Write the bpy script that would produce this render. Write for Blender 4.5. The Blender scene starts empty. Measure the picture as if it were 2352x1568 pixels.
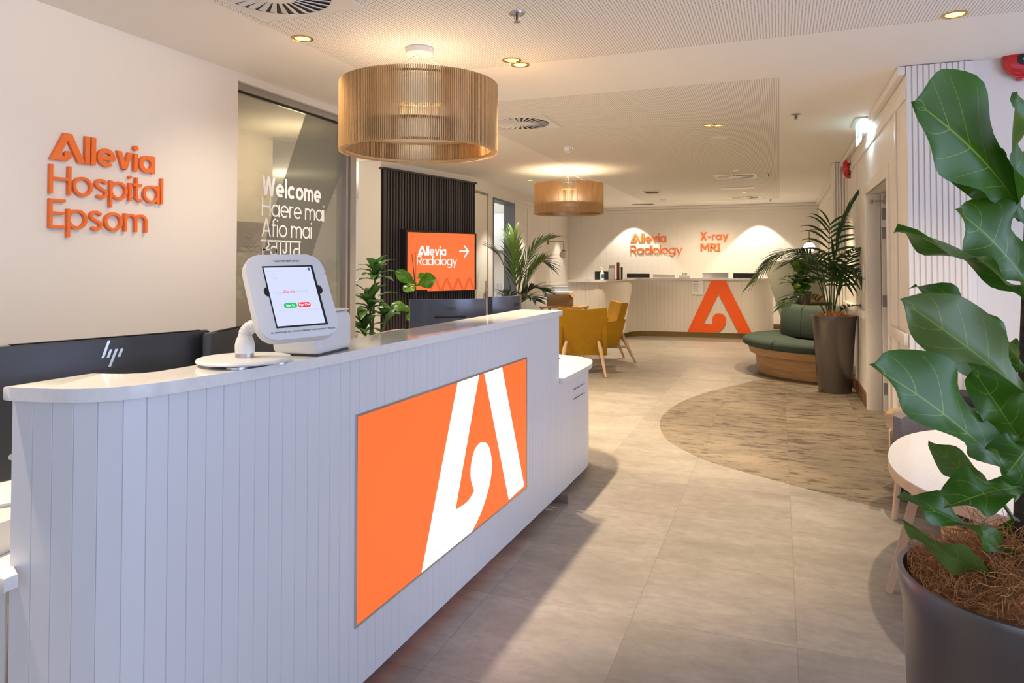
import bpy, bmesh, math, random
from mathutils import Vector as V, Matrix as MX
random.seed(7)
R = math.radians
scn = bpy.context.scene
COL = scn.collection
# ---------------------------------------------------------------- camera
CAM_H = 1.40
YAW, PIT, FPX, PPY = R(20.664), R(1.365), 1626.5, 568.3
cd = bpy.data.cameras.new('camera'); cam = bpy.data.objects.new('camera', cd); COL.objects.link(cam)
cam.location = (0, 0, CAM_H); cam.rotation_euler = (math.pi/2 + PIT, 0, YAW)
cd.sensor_width = 36; cd.lens = FPX/2352*36; cd.shift_y = -(784-PPY)/2352; cd.clip_start = .05; cd.clip_end = 100
scn.camera = cam
# ---------------------------------------------------------------- view and world
scn.view_settings.view_transform = 'Standard'; scn.view_settings.look = 'None'
scn.view_settings.gamma = 1; scn.view_settings.use_curve_mapping = False
scn.view_settings.exposure = 0.52
w = bpy.data.worlds.new('world'); scn.world = w; w.use_nodes = True
w.node_tree.nodes['Background'].inputs[0].default_value = (.72, .80, 1, 1)
w.node_tree.nodes['Background'].inputs[1].default_value = .5
CEIL = 2.72
WARM = (1, .79, .54); WHITE = (1, .91, .76)
def area(name, loc, rot, sx, sy, power, col):
    l = bpy.data.lights.new(name, 'AREA'); l.shape = 'RECTANGLE'; l.size = sx; l.size_y = sy; l.energy = power; l.color = col
    o = bpy.data.objects.new(name, l); o.location = loc; o.rotation_euler = rot; COL.objects.link(o); return o
def spot(name, loc, power, ang=70, blend=.5, col=WARM, aim=None, r=.03):
    l = bpy.data.lights.new(name, 'SPOT'); l.energy = power; l.spot_size = R(ang); l.spot_blend = blend; l.color = col; l.shadow_soft_size = r
    o = bpy.data.objects.new(name, l); o.location = loc; COL.objects.link(o)
    if aim: o.rotation_euler = (V(aim)-V(loc)).to_track_quat('-Z', 'Y').to_euler()
    return o
def point(name, loc, power, col=WARM, r=.05):
    l = bpy.data.lights.new(name, 'POINT'); l.energy = power; l.color = col; l.shadow_soft_size = r
    o = bpy.data.objects.new(name, l); o.location = loc; COL.objects.link(o); return o
# daylight through the entrance glazing behind and to the right of the camera
area('daylight_entrance', (.6, -2.3, 1.5), (R(90), 0, 0), 5.5, 2.3, 15, (.58, .69, 1))
area('daylight_side', (3.9, 1.3, 1.4), (R(90), 0, R(90)), 3.6, 2.2, 80, (.53, .65, 1))
# ---------------------------------------------------------------- pixel helpers (photo frame 2352 x 1568)
FW = V((-math.sin(YAW)*math.cos(PIT), math.cos(YAW)*math.cos(PIT), math.sin(PIT)))
RT = V((math.cos(YAW), math.sin(YAW), 0)); UP = RT.cross(FW); EYE = V((0, 0, CAM_H))
def ray(x, y): return FW + RT*((x-1176)/FPX) + UP*((PPY-y)/FPX)
def at(x, y, d): return EYE + ray(x, y)*d                       # d: distance along the view axis
def atz(x, y, z): r = ray(x, y); return EYE + r*((z-CAM_H)/r.z)
def onX(x, y, X): r = ray(x, y); return EYE + r*(X/r.x)
def onY(x, y, Y): r = ray(x, y); return EYE + r*(Y/r.y)
def online(x, y, p, q):
    n = V((-(q[1]-p[1]), q[0]-p[0], 0)); r = ray(x, y); return EYE + r*(V((p[0], p[1], 0)).dot(n)/r.dot(n))
# ---------------------------------------------------------------- materials
def mat(name, col, rough=.5, metal=0., emit=None, es=0., spec=.5, alpha=None, trans=0., coat=0., noise=None, bump=None):
    m = bpy.data.materials.new(name); m.use_nodes = True; nt = m.node_tree; b = nt.nodes['Principled BSDF']
    b.inputs['Base Color'].default_value = (*col, 1); b.inputs['Roughness'].default_value = rough; b.inputs['Metallic'].default_value = metal
    b.inputs['Specular IOR Level'].default_value = spec; b.inputs['Transmission Weight'].default_value = trans; b.inputs['Coat Weight'].default_value = coat
    if emit: b.inputs['Emission Color'].default_value = (*emit, 1); b.inputs['Emission Strength'].default_value = es
    if noise:                                                   # (scale xyz, amount, detail)
        sc, am, de = noise
        tc = nt.nodes.new('ShaderNodeTexCoord'); mp = nt.nodes.new('ShaderNodeMapping'); mp.inputs['Scale'].default_value = sc
        nz = nt.nodes.new('ShaderNodeTexNoise'); nz.inputs['Scale'].default_value = 1; nz.inputs['Detail'].default_value = de
        rp = nt.nodes.new('ShaderNodeValToRGB'); rp.color_ramp.elements[0].position = .3; rp.color_ramp.elements[1].position = .7
        rp.color_ramp.elements[0].color = (*[c*(1-am) for c in col], 1); rp.color_ramp.elements[1].color = (*[min(1, c*(1+am)) for c in col], 1)
        nt.links.new(tc.outputs['Object'], mp.inputs['Vector']); nt.links.new(mp.outputs[0], nz.inputs['Vector'])
        nt.links.new(nz.outputs['Fac'], rp.inputs[0]); nt.links.new(rp.outputs[0], b.inputs['Base Color'])
        if bump:
            bp = nt.nodes.new('ShaderNodeBump'); bp.inputs['Strength'].default_value = bump; bp.inputs['Distance'].default_value = .002
            nt.links.new(nz.outputs['Fac'], bp.inputs['Height']); nt.links.new(bp.outputs[0], b.inputs['Normal'])
    return m
def mnode(nt, op, a, b=None, c=None):
    n = nt.nodes.new('ShaderNodeMath'); n.operation = op
    for i, v in enumerate((a, b, c)):
        if v is None: continue
        if isinstance(v, (int, float)): n.inputs[i].default_value = v
        else: nt.links.new(v, n.inputs[i])
    return n.outputs[0]
def mixc(nt, f, a, b):
    n = nt.nodes.new('ShaderNodeMix'); n.data_type = 'RGBA'
    for i, v in ((0, f), (6, a), (7, b)):
        if isinstance(v, (int, float)): n.inputs[i].default_value = v
        elif isinstance(v, tuple): n.inputs[i].default_value = (*v, 1)
        else: nt.links.new(v, n.inputs[i])
    return n.outputs[2]
def pos(nt):
    g = nt.nodes.new('ShaderNodeNewGeometry'); s = nt.nodes.new('ShaderNodeSeparateXYZ'); nt.links.new(g.outputs['Position'], s.inputs[0]); return g.outputs['Position'], s.outputs
def noise(nt, vec, scale, detail=4, rough=.55):
    mp = nt.nodes.new('ShaderNodeMapping'); mp.inputs['Scale'].default_value = scale if isinstance(scale, tuple) else (scale,)*3
    nz = nt.nodes.new('ShaderNodeTexNoise'); nz.inputs['Scale'].default_value = 1; nz.inputs['Detail'].default_value = detail; nz.inputs['Roughness'].default_value = rough
    nt.links.new(vec, mp.inputs['Vector']); nt.links.new(mp.outputs[0], nz.inputs['Vector']); return nz.outputs['Fac']
def ramp(nt, f, stops):
    r = nt.nodes.new('ShaderNodeValToRGB'); e = r.color_ramp.elements
    while len(e) < len(stops): e.new(.5)
    for k, (p, c) in zip(e, stops): k.position = p; k.color = (*c, 1) if isinstance(c, tuple) else (c, c, c, 1)
    nt.links.new(f, r.inputs[0]); return r.outputs[0]
def floor_mat(name, light, dark, streak, rough):
    m = mat(name, light, rough); nt = m.node_tree; b = nt.nodes['Principled BSDF']
    p, s = pos(nt)
    fx = mnode(nt, 'DIVIDE', mnode(nt, 'SUBTRACT', s[0], .05), .608); fy = mnode(nt, 'DIVIDE', mnode(nt, 'SUBTRACT', s[1], 4.036), .608)
    ix = mnode(nt, 'FLOOR', fx); iy = mnode(nt, 'FLOOR', fy)
    cx = nt.nodes.new('ShaderNodeCombineXYZ'); nt.links.new(ix, cx.inputs[0]); nt.links.new(iy, cx.inputs[1])
    wn = nt.nodes.new('ShaderNodeTexWhiteNoise'); nt.links.new(cx.outputs[0], wn.inputs['Vector'])
    add = nt.nodes.new('ShaderNodeVectorMath'); add.operation = 'MULTIPLY_ADD'
    nt.links.new(wn.outputs['Color'], add.inputs[0]); add.inputs[1].default_value = (40, 40, 40); nt.links.new(p, add.inputs[2])
    n1 = noise(nt, add.outputs[0], (2.2, 4.5, 1), 6, .62); n2 = noise(nt, add.outputs[0], (5, 15, 1) if streak else (13, 21, 1), 9, .72)
    c = ramp(nt, n1, [(.3, dark), (.62, light)])
    if streak:
        c = mixc(nt, ramp(nt, n2, [(.51, 0.), (.60, .85)]), c, streak)
    else:
        c = mixc(nt, ramp(nt, n2, [(.42, .0), (.66, .5)]), c, tuple(x*.82 for x in dark))
    v = mnode(nt, 'MULTIPLY_ADD', wn.outputs['Value'], .16, .92)
    mul = nt.nodes.new('ShaderNodeVectorMath'); mul.operation = 'SCALE'; nt.links.new(c, mul.inputs[0]); nt.links.new(v, mul.inputs[3])
    ex = mnode(nt, 'ABSOLUTE', mnode(nt, 'SUBTRACT', mnode(nt, 'FRACT', mnode(nt, 'ADD', fx, .5)), .5))
    ey = mnode(nt, 'ABSOLUTE', mnode(nt, 'SUBTRACT', mnode(nt, 'FRACT', mnode(nt, 'ADD', fy, .5)), .5))
    g = mnode(nt, 'LESS_THAN', mnode(nt, 'MINIMUM', ex, ey), .0022)
    nt.links.new(mixc(nt, mnode(nt, 'MULTIPLY', g, .55), mul.outputs[0], (.12, .10, .085)), b.inputs['Base Color'])
    nt.links.new(mnode(nt, 'MULTIPLY_ADD', n2, .18, rough-.09), b.inputs['Roughness'])
    return m
def ceiling_mat():
    m = mat('painted_plaster_perforated', (.90, .87, .83), .85); nt = m.node_tree; b = nt.nodes['Principled BSDF']
    p, s = pos(nt); x, y = s[0], s[1]
    def inside(x0, x1, y0, y1):
        f = mnode(nt, 'MULTIPLY', mnode(nt, 'GREATER_THAN', x, x0), mnode(nt, 'LESS_THAN', x, x1))
        return mnode(nt, 'MULTIPLY', f, mnode(nt, 'MULTIPLY', mnode(nt, 'GREATER_THAN', y, y0), mnode(nt, 'LESS_THAN', y, y1)))
    zone = mnode(nt, 'ADD', inside(-2.65, 3.5, -2, 4.37), inside(-2.65, .018, 5.31, 15.3))
    dx = mnode(nt, 'SUBTRACT', mnode(nt, 'FRACT', mnode(nt, 'DIVIDE', x, .0165)), .5); dy = mnode(nt, 'SUBTRACT', mnode(nt, 'FRACT', mnode(nt, 'DIVIDE', y, .0165)), .5)
    d = mnode(nt, 'SQRT', mnode(nt, 'ADD', mnode(nt, 'MULTIPLY', dx, dx), mnode(nt, 'MULTIPLY', dy, dy)))
    hole = mnode(nt, 'MULTIPLY', mnode(nt, 'LESS_THAN', d, .25), zone)
    nt.links.new(mixc(nt, hole, (.90, .87, .83), (.28, .235, .185)), b.inputs['Base Color'])
    return m
def leaf_mat(name, top, under, vein, rough=.32, k=6.):
    m = mat(name, top, rough); nt = m.node_tree; b = nt.nodes['Principled BSDF']
    uv = nt.nodes.new('ShaderNodeUVMap'); s = nt.nodes.new('ShaderNodeSeparateXYZ'); nt.links.new(uv.outputs[0], s.inputs[0])
    u = s.outputs[0]; v = mnode(nt, 'ABSOLUTE', mnode(nt, 'SUBTRACT', mnode(nt, 'MULTIPLY', s.outputs[1], 2), 1))
    mid = mnode(nt, 'LESS_THAN', v, .024)
    cv = mnode(nt, 'MULTIPLY', mnode(nt, 'SUBTRACT', u, mnode(nt, 'MULTIPLY', mnode(nt, 'POWER', v, 1.3), .20)), k)
    fr = mnode(nt, 'ABSOLUTE', mnode(nt, 'SUBTRACT', mnode(nt, 'FRACT', cv), .5))
    side = mnode(nt, 'MULTIPLY', mnode(nt, 'LESS_THAN', fr, mnode(nt, 'MULTIPLY_ADD', v, -.020, .026)), mnode(nt, 'LESS_THAN', v, .88))
    ve = mnode(nt, 'MAXIMUM', mid, side)
    g = nt.nodes.new('ShaderNodeNewGeometry'); tc = nt.nodes.new('ShaderNodeTexCoord')
    n = noise(nt, tc.outputs['Object'], 9, 3)
    base = mixc(nt, g.outputs['Backfacing'], mixc(nt, n, tuple(c*.6 for c in top), tuple(c*1.35 for c in top)), under)
    nt.links.new(mixc(nt, mnode(nt, 'MULTIPLY', ve, .75), base, vein), b.inputs['Base Color'])
    bp = nt.nodes.new('ShaderNodeBump'); bp.inputs['Strength'].default_value = .5; bp.inputs['Distance'].default_value = .004; bp.invert = True
    nt.links.new(ve, bp.inputs['Height']); nt.links.new(bp.outputs[0], b.inputs['Normal'])
    b.inputs['Specular IOR Level'].default_value = .28
    tl = nt.nodes.new('ShaderNodeBsdfTranslucent'); tl.inputs[0].default_value = (*[min(1, c*2.6) for c in top], 1)
    ms = nt.nodes.new('ShaderNodeMixShader'); ms.inputs[0].default_value = .22; out = nt.nodes['Material Output']
    nt.links.new(b.outputs[0], ms.inputs[1]); nt.links.new(tl.outputs[0], ms.inputs[2]); nt.links.new(ms.outputs[0], out.inputs['Surface'])
    return m
def glass_mat(name, tint, gloss=.08, haze=0., hazec=(.5, .5, .42)):
    m = bpy.data.materials.new(name); m.use_nodes = True; nt = m.node_tree; nt.nodes.clear()
    o = nt.nodes.new('ShaderNodeOutputMaterial'); t = nt.nodes.new('ShaderNodeBsdfTransparent'); t.inputs[0].default_value = (*tint, 1)
    g = nt.nodes.new('ShaderNodeBsdfGlossy'); g.inputs['Roughness'].default_value = .02
    d = nt.nodes.new('ShaderNodeBsdfDiffuse'); d.inputs[0].default_value = (*hazec, 1)
    a = nt.nodes.new('ShaderNodeMixShader'); a.inputs[0].default_value = haze; nt.links.new(t.outputs[0], a.inputs[1]); nt.links.new(d.outputs[0], a.inputs[2])
    x = nt.nodes.new('ShaderNodeMixShader'); x.inputs[0].default_value = gloss; nt.links.new(a.outputs[0], x.inputs[1]); nt.links.new(g.outputs[0], x.inputs[2])
    nt.links.new(x.outputs[0], o.inputs[0]); return m
def wood(name, col, sc=(3, 3, 40), am=.22, rough=.45): return mat(name, col, rough, noise=(sc, am, 5))
K = {}
K['wall'] = mat('warm_white_paint', (.80, .76, .71), .6)
K['ceiling'] = ceiling_mat()
K['trim'] = mat('white_gloss_trim', (.82, .78, .73), .38)
K['floor'] = floor_mat('stone_tile', (.36, .325, .285), (.25, .225, .19), None, .42)
K['inlay'] = floor_mat('weathered_vinyl', (.25, .20, .14), (.15, .12, .085), (.055, .042, .030), .5)
K['panel'] = mat('pale_grey_grooved_panel', (.76, .76, .78), .35)
K['cream'] = mat('cream_panel', (.80, .75, .68), .4)
K['stone'] = mat('white_engineered_stone', (.84, .82, .79), .12, noise=((60, 60, 60), .03, 2))
K['kick'] = wood('grey_timber_kick', (.20, .16, .13), (4, 30, 4))
K['brass'] = mat('dark_brass', (.30, .22, .08), .38, .9)
K['orange'] = mat('orange_paint', (.90, .19, .035), .45)
K['orange_deep'] = mat('deep_orange_paint', (.95, .125, .008), .5)
K['orange_glow'] = mat('orange_backlit_acrylic', (.18, .03, .005), .4, emit=(1, .150, .030), es=.74)
K['white_glow'] = mat('white_backlit_acrylic', (.8, .8, .8), .35, emit=(1, 1, 1), es=.75)
K['orange_screen'] = mat('orange_screen', (.05, .02, .01), .25, emit=(1, .165, .045), es=.76)
K['orange_dim'] = mat('orange_screen_pattern', (.05, .02, .01), .25, emit=(.80, .10, .028), es=.74)
K['white_screen'] = mat('white_screen_text', (.1, .1, .1), .25, emit=(1, 1, 1), es=1)
K['vinyl'] = mat('white_vinyl', (.95, .95, .94), .4)
K['black'] = mat('black_plastic', (.012, .012, .013), .35)
K['matte_black'] = mat('matte_black', (.018, .016, .016), .7)
K['slat_dark'] = mat('charcoal_slat', (.045, .04, .042), .45)
K['slat_back'] = mat('black_backing', (.006, .005, .005), .8)
K['mon'] = mat('monitor_back', (.045, .048, .056), .38)
K['mon2'] = mat('slate_monitor_back', (.085, .095, .125), .25, .35)
K['silver'] = mat('silver', (.62, .62, .63), .3, .9)
K['steel'] = mat('brushed_steel', (.5, .49, .48), .32, 1.)
K['wplastic'] = mat('white_plastic', (.80, .79, .78), .32)
K['oak'] = wood('oak', (.50, .30, .135), (2, 2, 22), .25)
K['oakh'] = wood('oak_horizontal', (.50, .30, .14), (3, 3, 28), .2)
K['beech'] = wood('pale_beech', (.66, .46, .30), (14, 14, 3), .1)
K['slatwood'] = wood('bamboo_slat', (.66, .43, .20), (20, 20, 4), .10, .5)
K['mustard'] = mat('mustard_velvet', (.50, .262, .006), .85, noise=((14, 14, 14), .05, 3))
K['green'] = mat('bottle_green_fabric', (.05, .078, .058), .85, noise=((90, 90, 90), .18, 2))
K['greyfab'] = mat('grey_brown_fabric', (.22, .185, .165), .9, noise=((120, 120, 120), .2, 2))
K['sage'] = mat('sage_grey_fabric', (.34, .35, .29), .9)
K['pot'] = mat('metallic_taupe_planter', (.175, .158, .15), .30, .75)
K['potdark'] = mat('dark_planter', (.05, .048, .046), .5)
K['potwhite'] = mat('white_planter', (.7, .68, .65), .5)
K['soil'] = mat('soil', (.06, .035, .02), .95)
K['coir'] = mat('coconut_fibre', (.50, .23, .085), .9, noise=((50, 50, 50), .45, 3))
K['bark'] = mat('dark_bark', (.045, .032, .022), .9, noise=((40, 40, 90), .4, 3), bump=.6)
K['fig'] = leaf_mat('fiddle_leaf', (.038, .118, .008), (.12, .165, .05), (.30, .39, .05), .36)
K['dracaena'] = leaf_mat('strap_leaf', (.032, .085, .022), (.05, .11, .03), (.10, .19, .05), .35, 0.01)
K['palm'] = mat('palm_leaflet', (.028, .078, .018), .4)
K['palm_light'] = mat('bright_palm_leaflet', (.13, .24, .035), .4)
K['stem'] = mat('green_stem', (.10, .14, .035), .5)
K['red'] = mat('red_enamel', (.55, .008, .012), .22, coat=.5)
K['gold'] = mat('gold_reflector', (.75, .50, .14), .25, 1.)
K['lamp'] = mat('lamp_glow', (1, .8, .4), .5, emit=(1, .74, .30), es=1.3)
K['lamp_soft'] = mat('globe_glow', (1, .95, .85), .4, emit=(1, .90, .70), es=2.5)
K['diffuser'] = mat('opal_diffuser', (.9, .88, .84), .5, trans=.0)
K['opal_off'] = mat('opal_globe', (.62, .58, .52), .3)
K['exit_glow'] = mat('exit_face', (.6, .9, .9), .3, emit=(.55, .95, 1), es=1.0)
K['exit_edge'] = mat('exit_edge', (.9, 1, 1), .3, emit=(.85, 1, 1), es=2.2)
K['exit_green'] = mat('exit_green', (.02, .3, .2), .3, emit=(.02, .35, .25), es=.6)
K['glass'] = glass_mat('clear_glass', (.95, .97, .96), .06)
K['film'] = glass_mat('lobby_glass', (.58, .575, .52), .10, .30, (.54, .52, .46))
K['band'] = glass_mat('frosted_band', (.60, .60, .56), .06, .40, (.36, .35, .30))
K['greyframe'] = mat('grey_aluminium', (.34, .31, .28), .4, .3)
K['blueframe'] = mat('blue_grey_reveal', (.13, .15, .20), .5)
K['skirt'] = wood('timber_skirting', (.16, .075, .035), (4, 4, 4), .2)
K['card'] = mat('cardboard', (.33, .20, .10), .85)
K['paper'] = mat('paper', (.85, .85, .86), .7)
K['ink'] = mat('ink', (.02, .02, .025), .6)
K['blue'] = mat('blue_plastic', (.01, .18, .42), .4)
K['maroon'] = mat('maroon', (.12, .02, .02), .4)
K['tablet_screen'] = mat('tablet_screen', (.02, .02, .02), .15, emit=(.68, .74, 1), es=.70)
K['scr_green'] = mat('screen_green', (.02, .02, .02), .3, emit=(.0, .37, .08), es=1)
K['scr_red'] = mat('screen_red', (.02, .02, .02), .3, emit=(.68, .02, .035), es=1)
K['scr_grey'] = mat('screen_grey', (.02, .02, .02), .3, emit=(.36, .38, .52), es=1)
K['scr_pink'] = mat('screen_pink', (.02, .02, .02), .3, emit=(.62, .09, .25), es=1)
K['scr_blue'] = mat('screen_blue', (.02, .02, .02), .3, emit=(.02, .10, .38), es=1)
K['logo_lit'] = mat('mirror_logo', (.80, .86, .95), .35, .6)
K['signgrey'] = mat('grey_sign_strip', (.22, .19, .155), .5)
K['signdark'] = mat('dark_sign_strip', (.06, .055, .05), .5)
K['cloth'] = mat('white_cloth', (.75, .77, .82), .9)
K['vent'] = mat('white_metal_vent', (.80, .77, .74), .4)
K['ventdark'] = mat('vent_shadow_box', (.05, .045, .04), .8)
K['yellowf'] = mat('yellow_fabric', (.62, .33, .005), .8)
K['darkwood'] = wood('dark_walnut', (.09, .05, .025), (3, 3, 20), .25)
# ---------------------------------------------------------------- mesh helpers
class M:
    def __init__(s): s.bm = bmesh.new(); s.uv = None
    def add(s, vs, fs, mx=None):
        b = [s.bm.verts.new(mx @ V(v) if mx else V(v)) for v in vs]
        for f in fs:
            try: s.bm.faces.new([b[i] for i in f])
            except ValueError: pass
        return s
    def box(s, x0, x1, y0, y1, z0, z1, bev=0., mx=None, seg=2):
        t = bmesh.new()
        vs = [t.verts.new((x, y, z)) for x in (x0, x1) for y in (y0, y1) for z in (z0, z1)]
        for f in ((0, 1, 3, 2), (4, 6, 7, 5), (0, 4, 5, 1), (2, 3, 7, 6), (0, 2, 6, 4), (1, 5, 7, 3)): t.faces.new([vs[i] for i in f])
        if bev: bmesh.ops.bevel(t, geom=t.edges[:], offset=bev, segments=seg, affect='EDGES', profile=.5)
        return s.merge(t, mx)
    def merge(s, t, mx=None):
        t.verts.index_update(); s.add([v.co.copy() for v in t.verts], [[v.index for v in f.verts] for f in t.faces], mx); t.free(); return s
    def prism(s, poly, z0, z1, mx=None, bev=0.):
        t = bmesh.new(); n = len(poly)
        lo = [t.verts.new((*p[:2], z0)) for p in poly]; hi = [t.verts.new((*p[:2], z1)) for p in poly]
        t.faces.new(lo[::-1]); t.faces.new(hi)
        for i in range(n): t.faces.new((lo[i], lo[(i+1) % n], hi[(i+1) % n], hi[i]))
        if bev:
            es = [e for e in t.edges if abs(e.verts[0].co.z-e.verts[1].co.z) < 1e-6]
            bmesh.ops.bevel(t, geom=es, offset=bev, segments=2, affect='EDGES', profile=.5)
        bmesh.ops.recalc_face_normals(t, faces=t.faces[:])
        return s.merge(t, mx)
    def tube(s, pts, r, n=8, caps=True, mx=None):
        pts = [V(p) for p in pts]; rs = r if isinstance(r, (list, tuple)) else [r]*len(pts); vs = []; fs = []
        ref = None
        for i, p in enumerate(pts):
            t = (pts[min(i+1, len(pts)-1)]-pts[max(i-1, 0)]).normalized()
            if ref is None: ref = t.orthogonal().normalized()
            a = (ref - t*ref.dot(t))
            a = a.normalized() if a.length > 1e-6 else t.orthogonal().normalized()
            ref = a; b = t.cross(a)
            for k in range(n): q = 2*math.pi*k/n; vs.append(p + (a*math.cos(q)+b*math.sin(q))*rs[i])
        for i in range(len(pts)-1):
            for k in range(n): fs.append((i*n+k, i*n+(k+1) % n, (i+1)*n+(k+1) % n, (i+1)*n+k))
        if caps: fs += [tuple(range(n))[::-1], tuple((len(pts)-1)*n+k for k in range(n))]
        return s.add(vs, fs, mx)
    def cyl(s, p0, p1, r0, r1=None, n=24, mx=None): return s.tube([p0, p1], [r0, r0 if r1 is None else r1], n, True, mx)
    def lathe(s, prof, n=40, a0=0., a1=2*math.pi, c=(0, 0), mx=None, close=False):
        full = abs(a1-a0) > 6.28; k = n if full else n+1; vs = []; fs = []; m = len(prof)
        for i in range(k):
            a = a0+(a1-a0)*i/n
            for r, z in prof: vs.append((c[0]+r*math.cos(a), c[1]+r*math.sin(a), z))
        for i in range(n):
            j = (i+1) % k
            for q in range(m if close else m-1):
                q2 = (q+1) % m
                fs.append((i*m+q, j*m+q, j*m+q2, i*m+q2))
        if not full and close: fs += [tuple(range(m)), tuple((k-1)*m+q for q in range(m))[::-1]]
        return s.add(vs, fs, mx)
    def sphere(s, c, r, n=20, mx=None, sz=1.):
        prof = [(max(r*math.sin(math.pi*i/n), 1e-5), c[2]-r*sz*math.cos(math.pi*i/n)) for i in range(n+1)]
        return s.lathe(prof, 2*n, c=(c[0], c[1]), mx=mx)
    def ribbon(s, pts, wd, z0, z1, closed=False, mx=None):
        pts = [V((p[0], p[1], 0)) for p in pts]; n = len(pts); L = []; Rr = []
        for i, p in enumerate(pts):
            a = pts[(i-1) % n] if (closed or i > 0) else None; b = pts[(i+1) % n] if (closed or i < n-1) else None
            d0 = (p-a).normalized() if a is not None else (b-p).normalized(); d1 = (b-p).normalized() if b is not None else d0
            n0 = V((-d0.y, d0.x, 0)); n1 = V((-d1.y, d1.x, 0)); m = (n0+n1)
            m = m.normalized() if m.length > 1e-4 else n0
            k = wd/2/max(m.dot(n0), .35); L.append(p+m*k); Rr.append(p-m*k)
        vs = []; fs = []
        for i in range(n): vs += [(L[i].x, L[i].y, z0), (L[i].x, L[i].y, z1), (Rr[i].x, Rr[i].y, z0), (Rr[i].x, Rr[i].y, z1)]
        for i in range(n if closed else n-1):
            a = 4*i; b = 4*((i+1) % n)
            fs += [(a+1, a+3, b+3, b+1), (a+2, a, b, b+2), (a, a+1, b+1, b), (a+3, a+2, b+2, b+3)]
        if not closed: fs += [(0, 2, 3, 1), (4*n-4, 4*n-3, 4*n-1, 4*n-2)]
        return s.add(vs, fs, mx)
def setp(o, label=None, cat=None, group=None, kind=None):
    if label: o['label'] = label
    if cat: o['category'] = cat
    if group: o['group'] = group
    if kind: o['kind'] = kind
    return o
def link(name, m, material, parent=None, smooth=True, ang=40, recalc=True, uv=None):
    me = bpy.data.meshes.new(name)
    if recalc: bmesh.ops.recalc_face_normals(m.bm, faces=m.bm.faces[:])
    m.bm.to_mesh(me); m.bm.free()
    for mm in (material if isinstance(material, (list, tuple)) else [material]): me.materials.append(K[mm] if isinstance(mm, str) else mm)
    if smooth and len(me.polygons):
        me.polygons.foreach_set('use_smooth', [True]*len(me.polygons)); me.set_sharp_from_angle(angle=R(ang))
    o = bpy.data.objects.new(name, me); COL.objects.link(o)
    if parent is not None: o.parent = parent
    return o
def thing(name, label, cat, loc=(0, 0, 0), rz=0., group=None):
    o = bpy.data.objects.new(name, None); COL.objects.link(o); o.empty_display_size = .1
    o.location = loc; o.rotation_euler = (0, 0, rz); return setp(o, label, cat, group)
def struct(name, m, material, parent=None, smooth=True):
    o = link(name, m, material, parent, smooth)
    if parent is None: o['kind'] = 'structure'
    return o
def copy_tree(o, parent=None):
    c = o.copy(); COL.objects.link(c)
    if parent is not None: c.parent = parent
    for ch in list(o.children): copy_tree(ch, c)
    return c
def frame(o, x, y, z=None):                                     # matrix from origin and two axes
    x = V(x).normalized(); y = V(y); y = (y-x*y.dot(x)).normalized(); z = x.cross(y); m = MX.Identity(4)
    for i in range(3): m[i][0], m[i][1], m[i][2], m[i][3] = x[i], y[i], z[i], o[i]
    return m
def spline(pts, per=8):
    pts = [V((*p, 0)[:3]) for p in pts]; out = []; n = len(pts)
    for i in range(n-1):
        p0, p1, p2, p3 = pts[max(i-1, 0)], pts[i], pts[i+1], pts[min(i+2, n-1)]
        for k in range(per):
            t = k/per; out.append(.5*((2*p1)+(p2-p0)*t+(2*p0-5*p1+4*p2-p3)*t*t+(3*p1-p0-3*p2+p3)*t**3))
    out.append(pts[-1]); return out
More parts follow.
